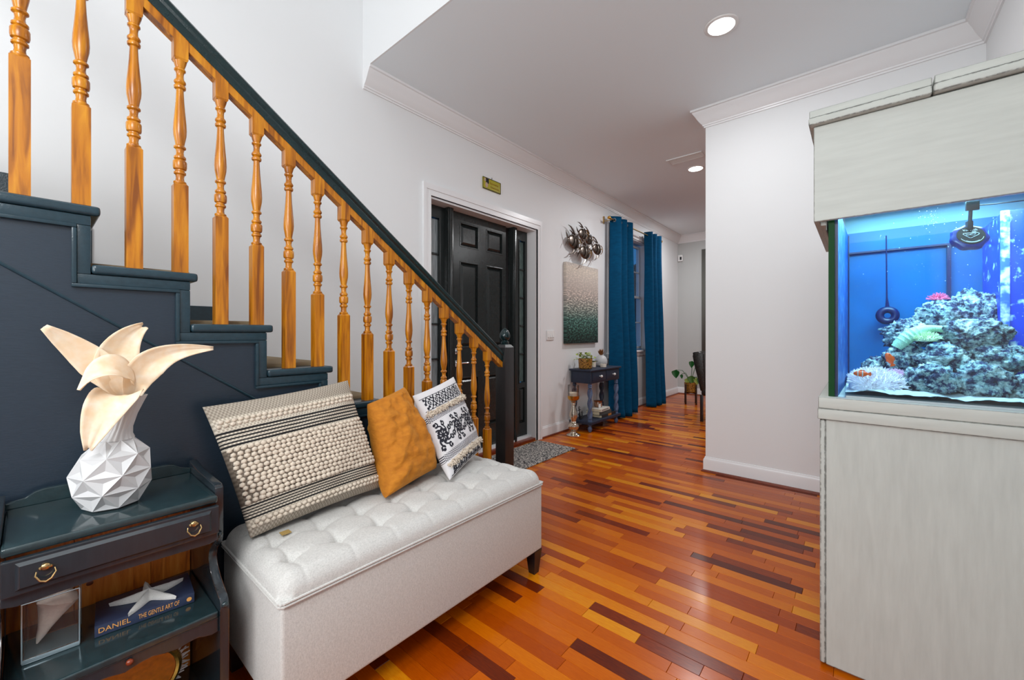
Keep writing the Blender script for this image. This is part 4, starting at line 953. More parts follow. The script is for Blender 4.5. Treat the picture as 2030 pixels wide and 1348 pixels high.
bm = bm_new(); lathe(bm, [(0.062, 0.452), (0.062, 0.505), (0.056, 0.512), (0.03, 0.506), (0, 0.504)], 4.20, 2.60, 0, 28); o = obj('candle', bm, plain('cream_wax', S(232, 214, 190), 0.5), ch); o['label'] = 'cream pillar candle'
bm = bm_new(); lathe(bm, [(0.066, 0.476), (0.067, 0.60), (0.0645, 0.60), (0.0635, 0.476)], 4.20, 2.60, 0, 28); obj('glass_sleeve', bm, 'glass', ch)

# rug by the door
m, nt, b = nmat('speckled_rug'); M['rug'] = m; b.inputs['Roughness'].default_value = 0.95
mp = coords(nt, (13, 13, 13)); n = N(nt, 'ShaderNodeTexNoise'); n.inputs['Detail'].default_value = 8; n.inputs['Roughness'].default_value = 0.75; nt.links.new(mp.outputs[0], n.inputs['Vector'])
r = ramp(nt, [(0.44, S(40, 40, 46)), (0.50, S(118, 114, 114)), (0.55, S(214, 206, 196))]); nt.links.new(n.outputs['Fac'], r.inputs[0]); nt.links.new(r.outputs[0], b.inputs['Base Color']); bump(nt, b, n.outputs['Fac'], 0.8, 0.01)
tag(obj('door_mat', ubox(2.45, 3.72, 2.28, 2.77, 0.001, 0.012, bev=0.004), 'rug'), 'speckled grey and cream door mat at the front door', 'rug')

# thermostat / sensor in the far corner
ts = thing('thermostat', 'small white thermostat box on the far wall near the corner', 'thermostat', (XF, 2.745, 2.72))
obj('housing', ubox(XF-0.035, XF-0.001, 2.705, 2.80, 2.67, 2.80, bev=0.008), 'white', ts)
obj('display', ubox(XF-0.0375, XF-0.0352, 2.725, 2.76, 2.70, 2.76), 'rubber', ts, sm=False)
# plain dark grey rippled panel set just off the far wall
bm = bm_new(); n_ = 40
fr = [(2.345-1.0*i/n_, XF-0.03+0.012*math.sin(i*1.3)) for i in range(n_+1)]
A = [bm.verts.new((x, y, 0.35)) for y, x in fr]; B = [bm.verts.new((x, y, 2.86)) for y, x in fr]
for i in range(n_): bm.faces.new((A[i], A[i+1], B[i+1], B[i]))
o = obj('grey_wall_panel', bm, plain('dark_grey_panel', S(98, 97, 92), 0.9), ang=180, normals=False); sdm = o.modifiers.new('thick', 'SOLIDIFY'); sdm.thickness = 0.01
tag(o, 'dark grey rippled panel on the far wall behind the black chair', 'window shade')

# plant stand in the far corner
ps = thing('plant_stand', 'dark wooden plant stand in the far corner', 'plant stand', (7.4, 2.22, 0))
M['stand'] = plain('walnut_stand', S(52, 30, 22), 0.4)
for k in range(4):
    a = PI/4+k*PI/2+0.35; x, y = 7.4+0.118*math.cos(a), 2.22+0.118*math.sin(a)
    obj('leg', ubox(x-0.011, x+0.011, y-0.011, y+0.011, 0, 0.34, bev=0.002), 'stand', ps)
bm = bm_new()
for a in (PI/4+0.35, 3*PI/4+0.35):
    d = Vector((math.cos(a), math.sin(a))); p = Vector((7.4, 2.22)); tube(bm, [(p.x-d.x*0.11, p.y-d.y*0.11, 0.19), (p.x+d.x*0.11, p.y+d.y*0.11, 0.19)], 0.010, 6)
obj('cross_bars', bm, 'stand', ps)
pt_ = thing('potted_monstera', 'long-stemmed leafy plant in a woven basket on the corner plant stand', 'plant', (7.4, 2.22, 0.201))
bm = bm_new(); lathe(bm, [(0.088, 0), (0.100, 0.01), (0.104, 0.15), (0.105, 0.17), (0.095, 0.17), (0.09, 0.14), (0, 0.14)], 7.4, 2.22, 0.2015, 24); obj('basket', bm, 'wicker', pt_)
for (tx, ty, tz, wd_, L, mm) in ((7.36, 2.46, 0.50, 0.070, 0.15, 'leafd'), (7.4, 2.195, 0.68, 0.050, 0.12, 'leafd'), (7.42, 2.08, 0.58, 0.05, 0.14, 'leafd'), (7.36, 2.06, 0.40, 0.05, 0.15, 'leafd'), (7.38, 2.37, 0.46, 0.026, 0.08, 'leafd'), (7.36, 2.2, 0.42, 0.065, 0.14, 'leaf'), (7.36, 2.11, 0.40, 0.05, 0.12, 'leafl'), (7.36, 2.27, 0.39, 0.045, 0.10, 'leafl'), (7.42, 2.04, 0.27, 0.035, 0.09, 'leafd')):
    bm = bm_new(); q = Vector((tx, ty, tz)); leafmesh(bm, q+Vector((0, 0, L/2)), q-Vector((0, 0, L/2))+Vector((0.0, random.uniform(-0.02, 0.02), 0)), wd_, 0.25, 6, up=(-1, 0, 0.3), heart=True); lf = obj('leaf', bm, mm, pt_, ang=180, normals=False)
    bm = bm_new(); mid = Vector(((7.4+tx)/2, (2.22*0.45+ty*0.55), max(tz+0.07, 0.45) if abs(ty-2.22) > 0.1 else (0.36+tz)/2)); tube(bm, [(7.4, 2.22, 0.34), tuple((Vector((7.4, 2.22, 0.34))+mid)/2+Vector((0, 0, 0.02))), tuple(mid), tuple(q+Vector((0, 0, L/2)))], 0.005, 6); obj('stem', bm, 'leafd' if mm == 'leafd' else 'leaf', pt_)

# black chair behind the partition
cr = thing('leather_chair', 'black leather chair half hidden behind the white partition wall', 'chair', (6.2, 1.45, 0))
bm = bm_new()
pf = [(1.775, 0.90), (1.760, 0.955), (1.70, 0.965), (1.64, 0.955), (1.625, 0.93), (1.60, 0.45), (1.615, 0.42), (1.66, 0.42), (1.70, 0.60), (1.75, 0.80)]
prism(bm, pf, 'x', 5.98, 6.42, bev=0.02); obj('backrest', bm, 'leather', cr, ang=60)
bm = bm_new(); tube(bm, [(5.975, 1.76, 0.95), (5.975, 1.745, 0.80), (5.975, 1.70, 0.62), (5.975, 1.66, 0.43)], 0.006, 6); obj('piping', bm, 'leather', cr)
bm = bm_new(); box(bm, 5.98, 6.42, 1.20, 1.66, 0.36, 0.46, bev=0.03, seg=3); obj('seat', bm, 'leather', cr)
for x in (6.0, 6.40):
    for y in (1.22, 1.655): obj('leg', ubox(x-0.018, x+0.018, y-0.018, y+0.018, 0, 0.37, bev=0.003), 'darkleg', cr)

# ------------------------------------------------------------------ side cabinet at the foot of the stairs
M['cab'] = plain('dark_teal_gloss_paint', S(32, 50, 54), 0.13, var=0.2, scale=9, coat=0.5, bmp=0.06, bscale=30)
M['cabworn'] = worn('dark_worn_gloss', S(36, 44, 50), S(96, 62, 44), 0.18, 0.003, thr=0.93, coat=0.4)
cb = thing('side_cabinet', 'dark glossy side cabinet with one drawer and open shelves', 'cabinet', (0.16, 1.62, 0))
sp = [(1.795, 0.062), (1.795, 0.772), (1.70, 0.760), (1.50, 0.757), (1.487, 0.748), (1.487, 0.600), (1.497, 0.580), (1.525, 0.562), (1.552, 0.542), (1.560, 0.515), (1.548, 0.488), (1.515, 0.462), (1.478, 0.444), (1.446, 0.436), (1.434, 0.425), (1.430, 0.408), (1.434, 0.395), (1.434, 0.062)]
for x0, x1 in ((0.363, 0.385), (-0.065, -0.043)):
    bm = bm_new(); prism(bm, sp, 'x', x0, x1, bev=0.003); s_ = obj('side_panel', bm, 'cabworn', cb, ang=50)
    bm = bm_new(); xm = (x0+x1)/2; ball(bm, (xm, 1.483, 0.607), 0.0085, 2, (1, 0.8, 1)); ball(bm, (xm, 1.430, 0.418), 0.0085, 2, (1.1, 0.8, 1)); obj('pegs', bm, 'cab', s_)
bm = bm_new(); prism(bm, [(-0.043, 0.735), (0.363, 0.735), (0.363, 0.752), (0.335, 0.755), (0.318, 0.772), (0.30, 0.776), (0.03, 0.776), (0.01, 0.772), (-0.008, 0.755), (-0.043, 0.752)], 'y', 1.775, 1.790, bev=0.002); obj('gallery_rail', bm, 'cab', cb, sm=False)
obj('top', ubox(-0.0425, 0.3625, 1.455, 1.774, 0.716, 0.737, bev=0.006, seg=3), 'cab', cb)
bm = bm_new(); box(bm, -0.0425, 0.3625, 1.442, 1.458, 0.630, 0.711, bev=0.003); frustum(bm, -0.022, 0.344, 0.640, 0.703, 1.4425, 1.434, 0.007); dw = obj('drawer', bm, 'cabworn', cb, sm=False)
for x in (0.024, 0.300):
    bm = bm_new(); ball(bm, (x, 1.430, 0.682), 0.0085, 2, (1, 0.6, 1)); ball(bm, (x-0.008, 1.432, 0.680), 0.004, 1); ball(bm, (x+0.008, 1.432, 0.680), 0.004, 1)
    tube(bm, [(x-0.014, 1.428, 0.676), (x-0.016, 1.424, 0.668), (x-0.009, 1.421, 0.656), (x, 1.420, 0.652), (x+0.009, 1.421, 0.656), (x+0.016, 1.424, 0.668), (x+0.014, 1.428, 0.676)], [0.0012, 0.0016, 0.002, 0.0026, 0.002, 0.0016, 0.0012], 8)
    o = obj('bail_pull', bm, 'brass', dw); o['label'] = 'small brass bail pull'
bm = bm_new(); prism(bm, [(-0.0425, 0.628), (0.3625, 0.628), (0.3625, 0.606), (0.34, 0.600), (0.16, 0.606), (-0.02, 0.600), (-0.0425, 0.606)], 'y', 1.455, 1.470, bev=0.002); obj('upper_apron', bm, 'cabworn', cb, sm=False)
M['pine'] = woodmat('orange_pine', S(176, 84, 18), S(224, 124, 36), S(240, 150, 60), stretch=(30, 30, 3), rough=0.45, coat=0.1)
for x0, x1 in ((-0.0425, 0.085), (0.086, 0.258), (0.259, 0.3625)): obj('back_board', ubox(x0, x1, 1.778, 1.790, 0.062, 0.715, bev=0.002), 'pine', cb, sm=False)
bm = bm_new(); ball(bm, (0.118, 1.7775, 0.462), 0.007, 2, (1.2, 0.15, 1)); obj('knot', bm, 'shoe', cb)
bm = bm_new(); box(bm, -0.0425, 0.3625, 1.445, 1.777, 0.378, 0.398, bev=0.005, seg=3); obj('shelf', bm, 'cab', cb)
ap = [(-0.0425, 0.3775), (0.3625, 0.3775), (0.3625, 0.335), (0.345, 0.333), (0.33, 0.338), (0.315, 0.346), (0.30, 0.344), (0.27, 0.338), (0.24, 0.342), (0.215, 0.352), (0.19, 0.350), (0.16, 0.340), (0.13, 0.350), (0.105, 0.352), (0.08, 0.342), (0.05, 0.338), (0.02, 0.344), (0.005, 0.346), (-0.01, 0.338), (-0.0425, 0.333)]
bm = bm_new(); prism(bm, ap, 'y', 1.450, 1.466, bev=0.002); apn = obj('scalloped_apron', bm, 'cabworn', cb, sm=False)
bm = bm_new(); ball(bm, (0.168, 1.444, 0.366), 0.008, 2); o = obj('knob', bm, 'shoe', apn); o['label'] = 'small round wooden knob'
bm = bm_new(); box(bm, -0.085, 0.415, 1.375, 1.798, 0.036, 0.0615, bev=0.005, seg=3); box(bm, -0.07, 0.40, 1.39, 1.79, 0.0, 0.036); obj('base', bm, 'cab', cb)

# faceted vase
vs_ = thing('geometric_vase', 'white matt faceted ceramic vase with a fluted neck on the cabinet', 'vase', (0.150, 1.600, 0.7375))
bm = bm_new(); nf = 7
rings = [(0.000, 0.046, 0), (0.006, 0.060, 0), (0.052, 0.084, 0.5), (0.098, 0.088, 0), (0.146, 0.074, 0.5), (0.186, 0.036, 0)]
RG = []
for z, r_, o_ in rings: RG.append([Vector((r_*math.cos(2*PI*(i+o_)/nf+0.35), r_*math.sin(2*PI*(i+o_)/nf+0.35), z)) for i in range(nf)])
def facet(a, b_, c):
    """triangular facet: raised rim edges, face dished inwards"""
    m_ = (a+b_+c)/3; nrm = Vector((m_.x, m_.y, 0)).normalized()
    k = [p*0.86+m_*0.14 - nrm*0.0 for p in (a, b_, c)]; cc = m_-nrm*0.007
    o3 = [bm.verts.new(p) for p in (a, b_, c)]; i3 = [bm.verts.new(p-nrm*0.0012) for p in k]; cv = bm.verts.new(cc)
    for i in range(3):
        bm.faces.new((o3[i], o3[(i+1) % 3], i3[(i+1) % 3], i3[i])); bm.faces.new((i3[i], i3[(i+1) % 3], cv))
for q in range(1, 5):
    A, B = RG[q], RG[q+1]; oa, ob = rings[q][2], rings[q+1][2]
    for i in range(nf):
        j = (i+1) % nf
        if ob > oa: facet(A[i], A[j], B[i]); facet(B[i], B[(i-1) % nf], A[i]) if True else None
        else: facet(A[i], A[(i-1) % nf], B[i]); facet(B[i], B[j], A[i])
bmesh.ops.remove_doubles(bm, verts=bm.verts, dist=0.0003)
bt = [bm.verts.new(p) for p in RG[0]]; b2 = [bm.verts.new(p) for p in RG[1]]; bm.faces.new(bt)
for i in range(nf): bm.faces.new((bt[i], bt[(i+1) % nf], b2[(i+1) % nf], b2[i]))
for v in bm.verts: v.co.x += max(0, v.co.z-0.09)*0.10
obj('body', bm, 'ceramic', vs_, sm=False, local=True)
bm = bm_new(); fl2 = lambda a, z: 1+0.045*math.cos(18*a)
lathe(bm, [(0.037, 0.184), (0.030, 0.196), (0.0255, 0.215), (0.026, 0.25), (0.031, 0.285), (0.0345, 0.303), (0.0325, 0.303), (0.028, 0.28), (0.022, 0.22), (0, 0.215)], 0, 0, 0, 72, fl2)
for v in bm.verts: v.co.x += 0.0096+max(0, v.co.z-0.186)*0.26
obj('fluted_neck', bm, 'ceramic', vs_, local=True, ang=60)
# cream sculptural leaves
m, nt, b = nmat('cream_shaving_leaf'); M['cleaf'] = m; b.inputs['Roughness'].default_value = 0.6
mp = coords(nt, (9, 9, 9)); n = N(nt, 'ShaderNodeTexNoise'); n.inputs['Detail'].default_value = 5; nt.links.new(mp.outputs[0], n.inputs['Vector'])
r = ramp(nt, [(0.3, S(250, 224, 188)), (0.7, S(255, 241, 220))]); nt.links.new(n.outputs['Fac'], r.inputs[0]); nt.links.new(r.outputs[0], b.inputs['Base Color'])
tr = N(nt, 'ShaderNodeBsdfTranslucent'); nt.links.new(r.outputs[0], tr.inputs[0]); mx = N(nt, 'ShaderNodeMixShader'); mx.inputs[0].default_value = 0.3
nt.links.new(b.outputs[0], mx.inputs[1]); nt.links.new(tr.outputs[0], mx.inputs[2]); nt.links.new(mx.outputs[0], nt.nodes['Material Output'].inputs['Surface'])
lv = thing('cream_leaf_spray', 'spray of five large cream dried leaves standing in the white vase', 'dried leaves', (0.178, 1.598, 1.036))
def bez(P_, t):
    P_ = [Vector(p) for p in P_]
    while len(P_) > 1: P_ = [a.lerp(b_, t) for a, b_ in zip(P_, P_[1:])]
    return P_[0]
def bigleaf(ctrl, wd_, side, cup, prof_, tipn=0.0):
    bm = bm_new(); n1, n2 = 22, 10; rows = []; side = Vector(side).normalized()
    for i in range(n1+1):
        t = i/n1; c = bez(ctrl, t); tg = (bez(ctrl, min(1, t+0.02))-bez(ctrl, max(0, t-0.02))).normalized()
        s_ = (side-tg*side.dot(tg)).normalized(); nn = tg.cross(s_).normalized(); 
        k = t*(len(prof_)-1); a = int(min(k, len(prof_)-2)); w_ = wd_*(prof_[a]*(1-(k-a))+prof_[a+1]*(k-a))
        row = []
        for j in range(n2+1):
            u = 2*j/n2-1; p = c+s_*u*w_+nn*(cup*w_*(1-u*u)+0.0022*math.exp(-(u/0.12)**2)+0.002*noise.noise(Vector((t*5, u*2, wd_*99))))
            if t > 0.93: p -= tg*tipn*math.exp(-(u/0.35)**2)*(t-0.93)/0.07
            row.append(bm.verts.new(p))
        rows.append(row)
    for A, B in zip(rows, rows[1:]):
        for j in range(n2): bm.faces.new((A[j], A[j+1], B[j+1], B[j]))
    o = obj('leaf', bm, 'cleaf', lv, ang=180, normals=False); s2 = o.modifiers.new('thick', 'SOLIDIFY'); s2.thickness = 0.0016; return o
B0 = (0.178, 1.600, 1.030)
pr = [0.18, 0.32, 0.62, 0.9, 1.0, 0.97, 0.85, 0.62, 0.25]
bigleaf([(0.172, 1.605, 1.03), (0.155, 1.615, 1.10), (0.095, 1.63, 1.17), (0.024, 1.615, 1.236)], 0.038, (0.7, 0, 0.75), 0.30, [0.3, 0.5, 0.75, 0.95, 1.0, 0.9, 0.72, 0.5, 0.2])
bigleaf([(0.176, 1.602, 1.03), (0.150, 1.62, 1.10), (0.150, 1.63, 1.19), (0.222, 1.615, 1.243)], 0.047, (0.9, 0, -0.25), 0.30, [0.3, 0.55, 0.85, 1.0, 1.0, 0.92, 0.75, 0.52, 0.22], 0.010)
bigleaf([(0.190, 1.598, 1.02), (0.200, 1.585, 1.16), (0.285, 1.575, 1.17), (0.378, 1.565, 1.172)], 0.040, (0.5, 0, -1.0), 0.35, [0.35, 0.7, 0.95, 1.0, 0.85, 0.66, 0.48, 0.3, 0.12])
bigleaf([(0.196, 1.585, 1.075), (0.190, 1.565, 1.150), (0.115, 1.535, 1.150), (0.080, 1.525, 1.075)], 0.044, (0.15, 1.0, 0.75), 0.25, [0.35, 0.6, 0.85, 1.0, 1.0, 0.9, 0.68, 0.4, 0.12])
bigleaf([(0.186, 1.585, 1.035), (0.165, 1.545, 1.10), (0.120, 1.515, 1.03), (0.098, 1.525, 0.915)], 0.052, (1.0, -0.25, -0.05), -0.30, [0.3, 0.75, 0.98, 1.0, 0.95, 0.86, 0.7, 0.48, 0.16], 0.008)

# book and starfish
bk = thing('blue_book', 'dark blue clothbound book with gold spine lettering under the starfish', 'book', (0.226, 1.632, 0.3985), -0.09)
bc = plain('blue_cloth', S(46, 56, 82), 0.4, var=0.1, scale=40)
bm = bm_new(); w2, d2, h2 = 0.107, 0.072, 0.030
box(bm, -w2, w2, -d2, d2, 0, 0.003, bev=0.001); box(bm, -w2, w2, -d2, d2, h2-0.003, h2, bev=0.001); box(bm, -w2, w2, -d2-0.003, -d2+0.002, 0.001, h2-0.001, bev=0.0018); obj('cover', bm, bc, bk, local=True)
obj('pages', ubox(-w2+0.003, w2-0.003, -d2+0.0022, d2-0.003, 0.0031, h2-0.0031), 'paper', bk, local=True, sm=False)
gl = plain('gold_foil', S(246, 176, 96), 0.4, 0.2)
RT = lambda x, z: Matrix.Translation((x, -d2-0.0032, z)) @ Matrix.Rotation(PI/2, 4, 'X')
text('spine_lettering', 'DANIEL', 0.019, gl, bk, RT(-0.068, 0.016)); text('spine_lettering', 'THE GENTLE ART OF', 0.0185, gl, bk, RT(0.026, 0.0155) @ Matrix.Diagonal((0.52, 1, 1, 1)))
bm = bm_new(); lathe(bm, [(0.0062, 0), (0.0062, 0.0004), (0, 0.0005)], n=16); bmesh.ops.rotate(bm, verts=bm.verts, cent=(0, 0, 0), matrix=Matrix.Rotation(PI/2, 3, 'X')); bmesh.ops.translate(bm, verts=bm.verts, vec=(0.094, -d2-0.0031, 0.015)); obj('spine_emblem', bm, gl, bk, local=True)
sf = bm_new(); nr_, na = 14, 90; RR = []
def star(a):
    k = abs(((a*5/(2*PI)) % 1)-0.5)*2      # 0 between arms .. 1 on arm axis
    k = 1-k; k = 1-k
    return 0.026+0.064*(k**2.6)
for i in range(1, nr_+1):
    t = i/nr_
    RR.append([sf.verts.new((star(a)*t*math.cos(a), star(a)*t*math.sin(a), 0.006+0.020*(1-t)**0.8*1.0+0.010*max(0, t-0.6)*(1 if star(a) > 0.06 else 0)+0.0015*noise.noise(Vector((math.cos(a)*t*30, math.sin(a)*t*30, 0))))) for a in [2*PI*q/na for q in range(na)]])
cv = sf.verts.new((0, 0, 0.027)); bt_ = [sf.verts.new((v.co.x*0.97, v.co.y*0.97, 0.0004)) for v in RR[-1]]; cb2 = sf.verts.new((0, 0, 0.002))
for i in range(na):
    j = (i+1) % na; sf.faces.new((cv, RR[0][i], RR[0][j])); sf.faces.new((RR[-1][i], bt_[i], bt_[j], RR[-1][j])); sf.faces.new((bt_[i], cb2, bt_[j]))
    for A, B in zip(RR, RR[1:]): sf.faces.new((A[i], B[i], B[j], A[j]))
bmesh.ops.rotate(sf, verts=sf.verts, cent=(0, 0, 0), matrix=Matrix.Rotation(0.28, 3, 'Z')); bmesh.ops.translate(sf, verts=sf.verts, vec=(0.232, 1.622, 0.4292))
tag(obj('starfish', sf, plain('bleached_starfish', S(244, 242, 238), 0.8, var=0.06, scale=60, bmp=0.8, bscale=180), ang=60), 'white dried starfish resting on the blue book', 'starfish')
# square glass vase with a shell
gv = thing('square_glass_vase', 'square clear glass vase holding a shell on the cabinet shelf', 'vase', (0.040, 1.620, 0.3985), -0.08)
bm = bm_new(); a_ = 0.050
for q in ((-a_, a_, -a_, -a_+0.004), (-a_, a_, a_-0.004, a_), (-a_, -a_+0.004, -a_+0.004, a_-0.004), (a_-0.004, a_, -a_+0.004, a_-0.004)): box(bm, *q, 0.012, 0.150)
gw = obj('glass_walls', bm, glassy('thick_vase_glass', (0.985, 0.99, 0.99, 1), 0.02), gv, local=True, sm=False)
obj('glass_base', ubox(-a_, a_, -a_, a_, 0.0, 0.0118, bev=0.003), plain('thick_glass_base', S(150, 168, 176), 0.05, 0.3), gv, local=True)
bm = bm_new()
for x, y in ((-a_, -a_), (a_, -a_), (a_, a_), (-a_, a_)): tube(bm, [(x*0.98, y*0.98, 0.005), (x*0.98, y*0.98, 0.150)], 0.0016, 6)
tube(bm, [(-a_*.98, -a_*.98, 0.150), (a_*.98, -a_*.98, 0.150), (a_*.98, a_*.98, 0.150), (-a_*.98, a_*.98, 0.150)], 0.0014, 6, closed=True); obj('glass_rim', bm, plain('glass_edge_highlight', S(190, 205, 212), 0.08, 0.5), gv, local=True)
sh = bm_new()
lathe(sh, [(0.002, -0.072), (0.008, -0.055), (0.013, -0.035), (0.022, -0.01), (0.034, 0.018), (0.040, 0.034), (0.034, 0.046), (0.024, 0.050), (0.022, 0.056), (0.016, 0.059), (0.014, 0.065), (0.008, 0.068), (0.006, 0.073), (0, 0.080)], n=28, rf=lambda a, z: (1+0.16*max(0, math.cos(8*a))**2*math.exp(-((z-0.034)/0.010)**2))*(1+0.28*math.cos(a-0.5)*(z < 0.03)))
bmesh.ops.transform(sh, matrix=Matrix.Translation((0.036, 1.618, 0.487)) @ Matrix.Rotation(0.34, 4, 'Y') @ Matrix.Rotation(0.6, 4, 'Z'), verts=sh.verts)
tag(obj('whelk_shell', sh, plain('pink_cream_shell', S(250, 232, 220), 0.35, var=0.07, scale=30), ang=50), 'pink and cream whelk shell inside the square glass vase', 'shell')
# round charger with shell fringe leaning on the lowest shelf
cg = thing('fringed_charger', 'round orange and gold charger edged with white shell fringe on the lowest shelf', 'charger', (0.185, 1.62, 0.062))
R_ = Matrix.Translation((0.185, 1.60, 0.062+0.142)) @ Matrix.Rotation(math.radians(-74), 4, 'X')
bm = bm_new(); lathe(bm, [(0.0, 0.004), (0.07, 0.004), (0.105, 0.008), (0.105, -0.002), (0, -0.002)], n=48); bmesh.ops.transform(bm, matrix=R_, verts=bm.verts); obj('disc', bm, plain('amber_lacquer', S(206, 122, 30), 0.25, var=0.2, scale=12), cg)
bm = bm_new(); tube(bm, [(0.112*math.cos(2*PI*q/48), 0.112*math.sin(2*PI*q/48), 0.002) for q in range(48)], 0.010, 8, closed=True); bmesh.ops.transform(bm, matrix=R_, verts=bm.verts); obj('gold_ring', bm, 'gold', cg)
bm = bm_new()
for q in range(90):
    a = 2*PI*q/90; r0, r1 = 0.120, random.uniform(0.134, 0.142); da = random.uniform(-0.08, 0.08)
    tube(bm, [(r0*math.cos(a), r0*math.sin(a), 0.002), (r1*math.cos(a+da), r1*math.sin(a+da), random.uniform(0.0, 0.008))], [0.003, 0.0018], 5)
bmesh.ops.transform(bm, matrix=R_, verts=bm.verts); o = obj('shell_fringe', bm, 'ceramic', cg); o['kind'] = 'stuff'

# ------------------------------------------------------------------ aquarium
M['aq'] = worn('distressed_grey_white', S(184, 189, 184), S(46, 42, 38), 0.5, 0.004, stretch=(1.6, 1.6, 0.2), var=0.07, thr=0.53)
M['aqh'] = worn('distressed_grey_white_h', S(186, 190, 184), S(46, 42, 38), 0.5, 0.004, stretch=(1.6, 0.2, 1.6), var=0.06, thr=0.53)
AX0, AX1, AY0, AY1 = 1.880, 2.620, -0.590, 0.110
aq = thing('aquarium', 'reef aquarium glowing blue between a distressed grey-white stand and canopy', 'aquarium', (2.25, -0.24, 0))
bm = bm_new(); box(bm, AX0+0.002, AX1, AY0, AY1-0.0175, 0.012, 0.905, bev=0.002); box(bm, AX0+0.02, AX1-0.02, AY0+0.01, AY1-0.02, 0.0, 0.012); stnd = obj('stand', bm, 'aq', aq, sm=False)
obj('corner_stile', ubox(AX0, AX1, AY1-0.0172, AY1, 0.012, 0.905, bev=0.006, seg=3), 'aq', stnd)
obj('stand_trim', ubox(AX0-0.010, AX1, AY0, AY1+0.006, 0.906, 0.945, bev=0.004, seg=2), 'aqh', aq)
obj('stand_trim', ubox(AX0-0.008, AX1, AY0, AY1+0.004, 0.9455, 0.987, bev=0.004, seg=2), 'aqh', aq)
# canopy: open-bottomed hood
CY1 = 0.128
bm = bm_new(); CZ0, CZ1 = 1.632, 1.983
box(bm, AX0, AX0+0.018, AY0, CY1, CZ0, CZ1, bev=0.003); box(bm, AX0+0.0185, AX1, CY1-0.018, CY1, CZ0, CZ1, bev=0.003); box(bm, AX0+0.0185, AX1, AY0, AY0+0.018, CZ0, CZ1); box(bm, AX1-0.018, AX1, AY0+0.02, CY1-0.02, CZ0, CZ1)
cn = obj('canopy', bm, 'aqh', aq, sm=False)
obj('canopy_top', ubox(AX0+0.02, AX1-0.02, AY0+0.02, CY1-0.02, CZ1-0.02, CZ1-0.005), 'aqh', cn, sm=False)
bm = bm_new()
for i, (a, c) in enumerate(((0.0, 0.018), (0.018, 0.036))): box(bm, AX0+0.03, AX1-0.02, CY1-0.036+0.0, CY1-0.0185-a, CZ0-0.012-0.02*i, CZ0+0.02, bev=0.002)
obj('canopy_ledge', bm, 'aqh', cn, sm=False)
for y0, y1, dz in ((-0.178, CY1+0.014, 0.0), (AY0, -0.181, 0.003)):
    bm = bm_new(); box(bm, AX0-0.024, AX1+0.01, y0, y1, 1.984+dz, 2.010+dz, bev=0.005, seg=3); box(bm, AX0-0.020, AX1+0.01, y0, y1-0.002, 2.0105+dz, 2.037+dz, bev=0.004, seg=2); obj('canopy_lid', bm, 'aqh', aq)
# glass tank
GX0, GX1, GY0, GY1, GZ0, GZ1 = 1.908, 2.595, -0.570, 0.086, 0.9875, 1.70
M['gedge'] = plain('green_glass_edge', S(4, 62, 22), 0.1)
M['silic'] = plain('blue_black_silicone', S(8, 24, 74), 0.3)
bl = plain('blue_back_panel', S(0, 100, 156), 0.35, var=0.12, scale=1.6)
obj('front_glass', ubox(GX0, GX0+0.010, GY0+0.012, GY1-0.0185, GZ0, GZ1), glassy('aquarium_glass', (0.96, 0.99, 1, 1), 0.02, 0.005), aq, sm=False)
obj('side_glass', ubox(GX0, GX1, GY1-0.018, GY1, GZ0, GZ1), 'gedge', aq, sm=False)
obj('side_glass', ubox(GX0, GX1, GY0, GY0+0.012, GZ0, GZ1), 'gedge', aq, sm=False)
obj('silicone_seam', ubox(GX0+0.0105, GX0+0.022, GY1-0.0275, GY1-0.0185, GZ0+0.001, GZ1), 'silic', aq, sm=False)
m, nt, b = nmat('algae_film'); mp = coords(nt, (14, 14, 5)); n = N(nt, 'ShaderNodeTexNoise'); n.inputs['Detail'].default_value = 7; nt.links.new(mp.outputs[0], n.inputs['Vector'])
r = ramp(nt, [(0.42, S(8, 70, 150)), (0.60, S(30, 110, 180)), (0.72, S(150, 190, 220))]); nt.links.new(n.outputs['Fac'], r.inputs[0]); nt.links.new(r.outputs[0], b.inputs['Base Color']); M['algae'] = m
bm = bm_new(); prism(bm, [(GX0+0.0225, GY1-0.0185), (GX0+0.0225, GY1-0.0275), (GX1-0.03, GY1-0.046), (GX1-0.03, GY1-0.0185)], 'z', GZ0+0.001, GZ1-0.01); obj('side_film', bm, M['algae'], aq, sm=False)
obj('back_panel', ubox(GX1-0.028, GX1-0.0, GY0+0.0125, GY1-0.0185, GZ0, GZ1), bl, aq, sm=False)
obj('bottom_panel', ubox(GX0+0.0105, GX1-0.0285, GY0+0.0125, GY1-0.05, GZ0-0.0, GZ0+0.006), 'ceramic', aq, sm=False)
bm = bm_new(); box(bm, 2.545, 2.5665, GY0+0.02, GY1-0.05, 1.598, 1.606); box(bm, 2.54, 2.5665, -0.300, -0.288, 1.20, 1.600); box(bm, 2.55, 2.5665, 0.035, 0.039, 1.0, 1.69); obj('reflection_bar_and_seams', bm, 'silic', aq, sm=False)  # water line's reflection built as a dark bar; uprights are weir and seam
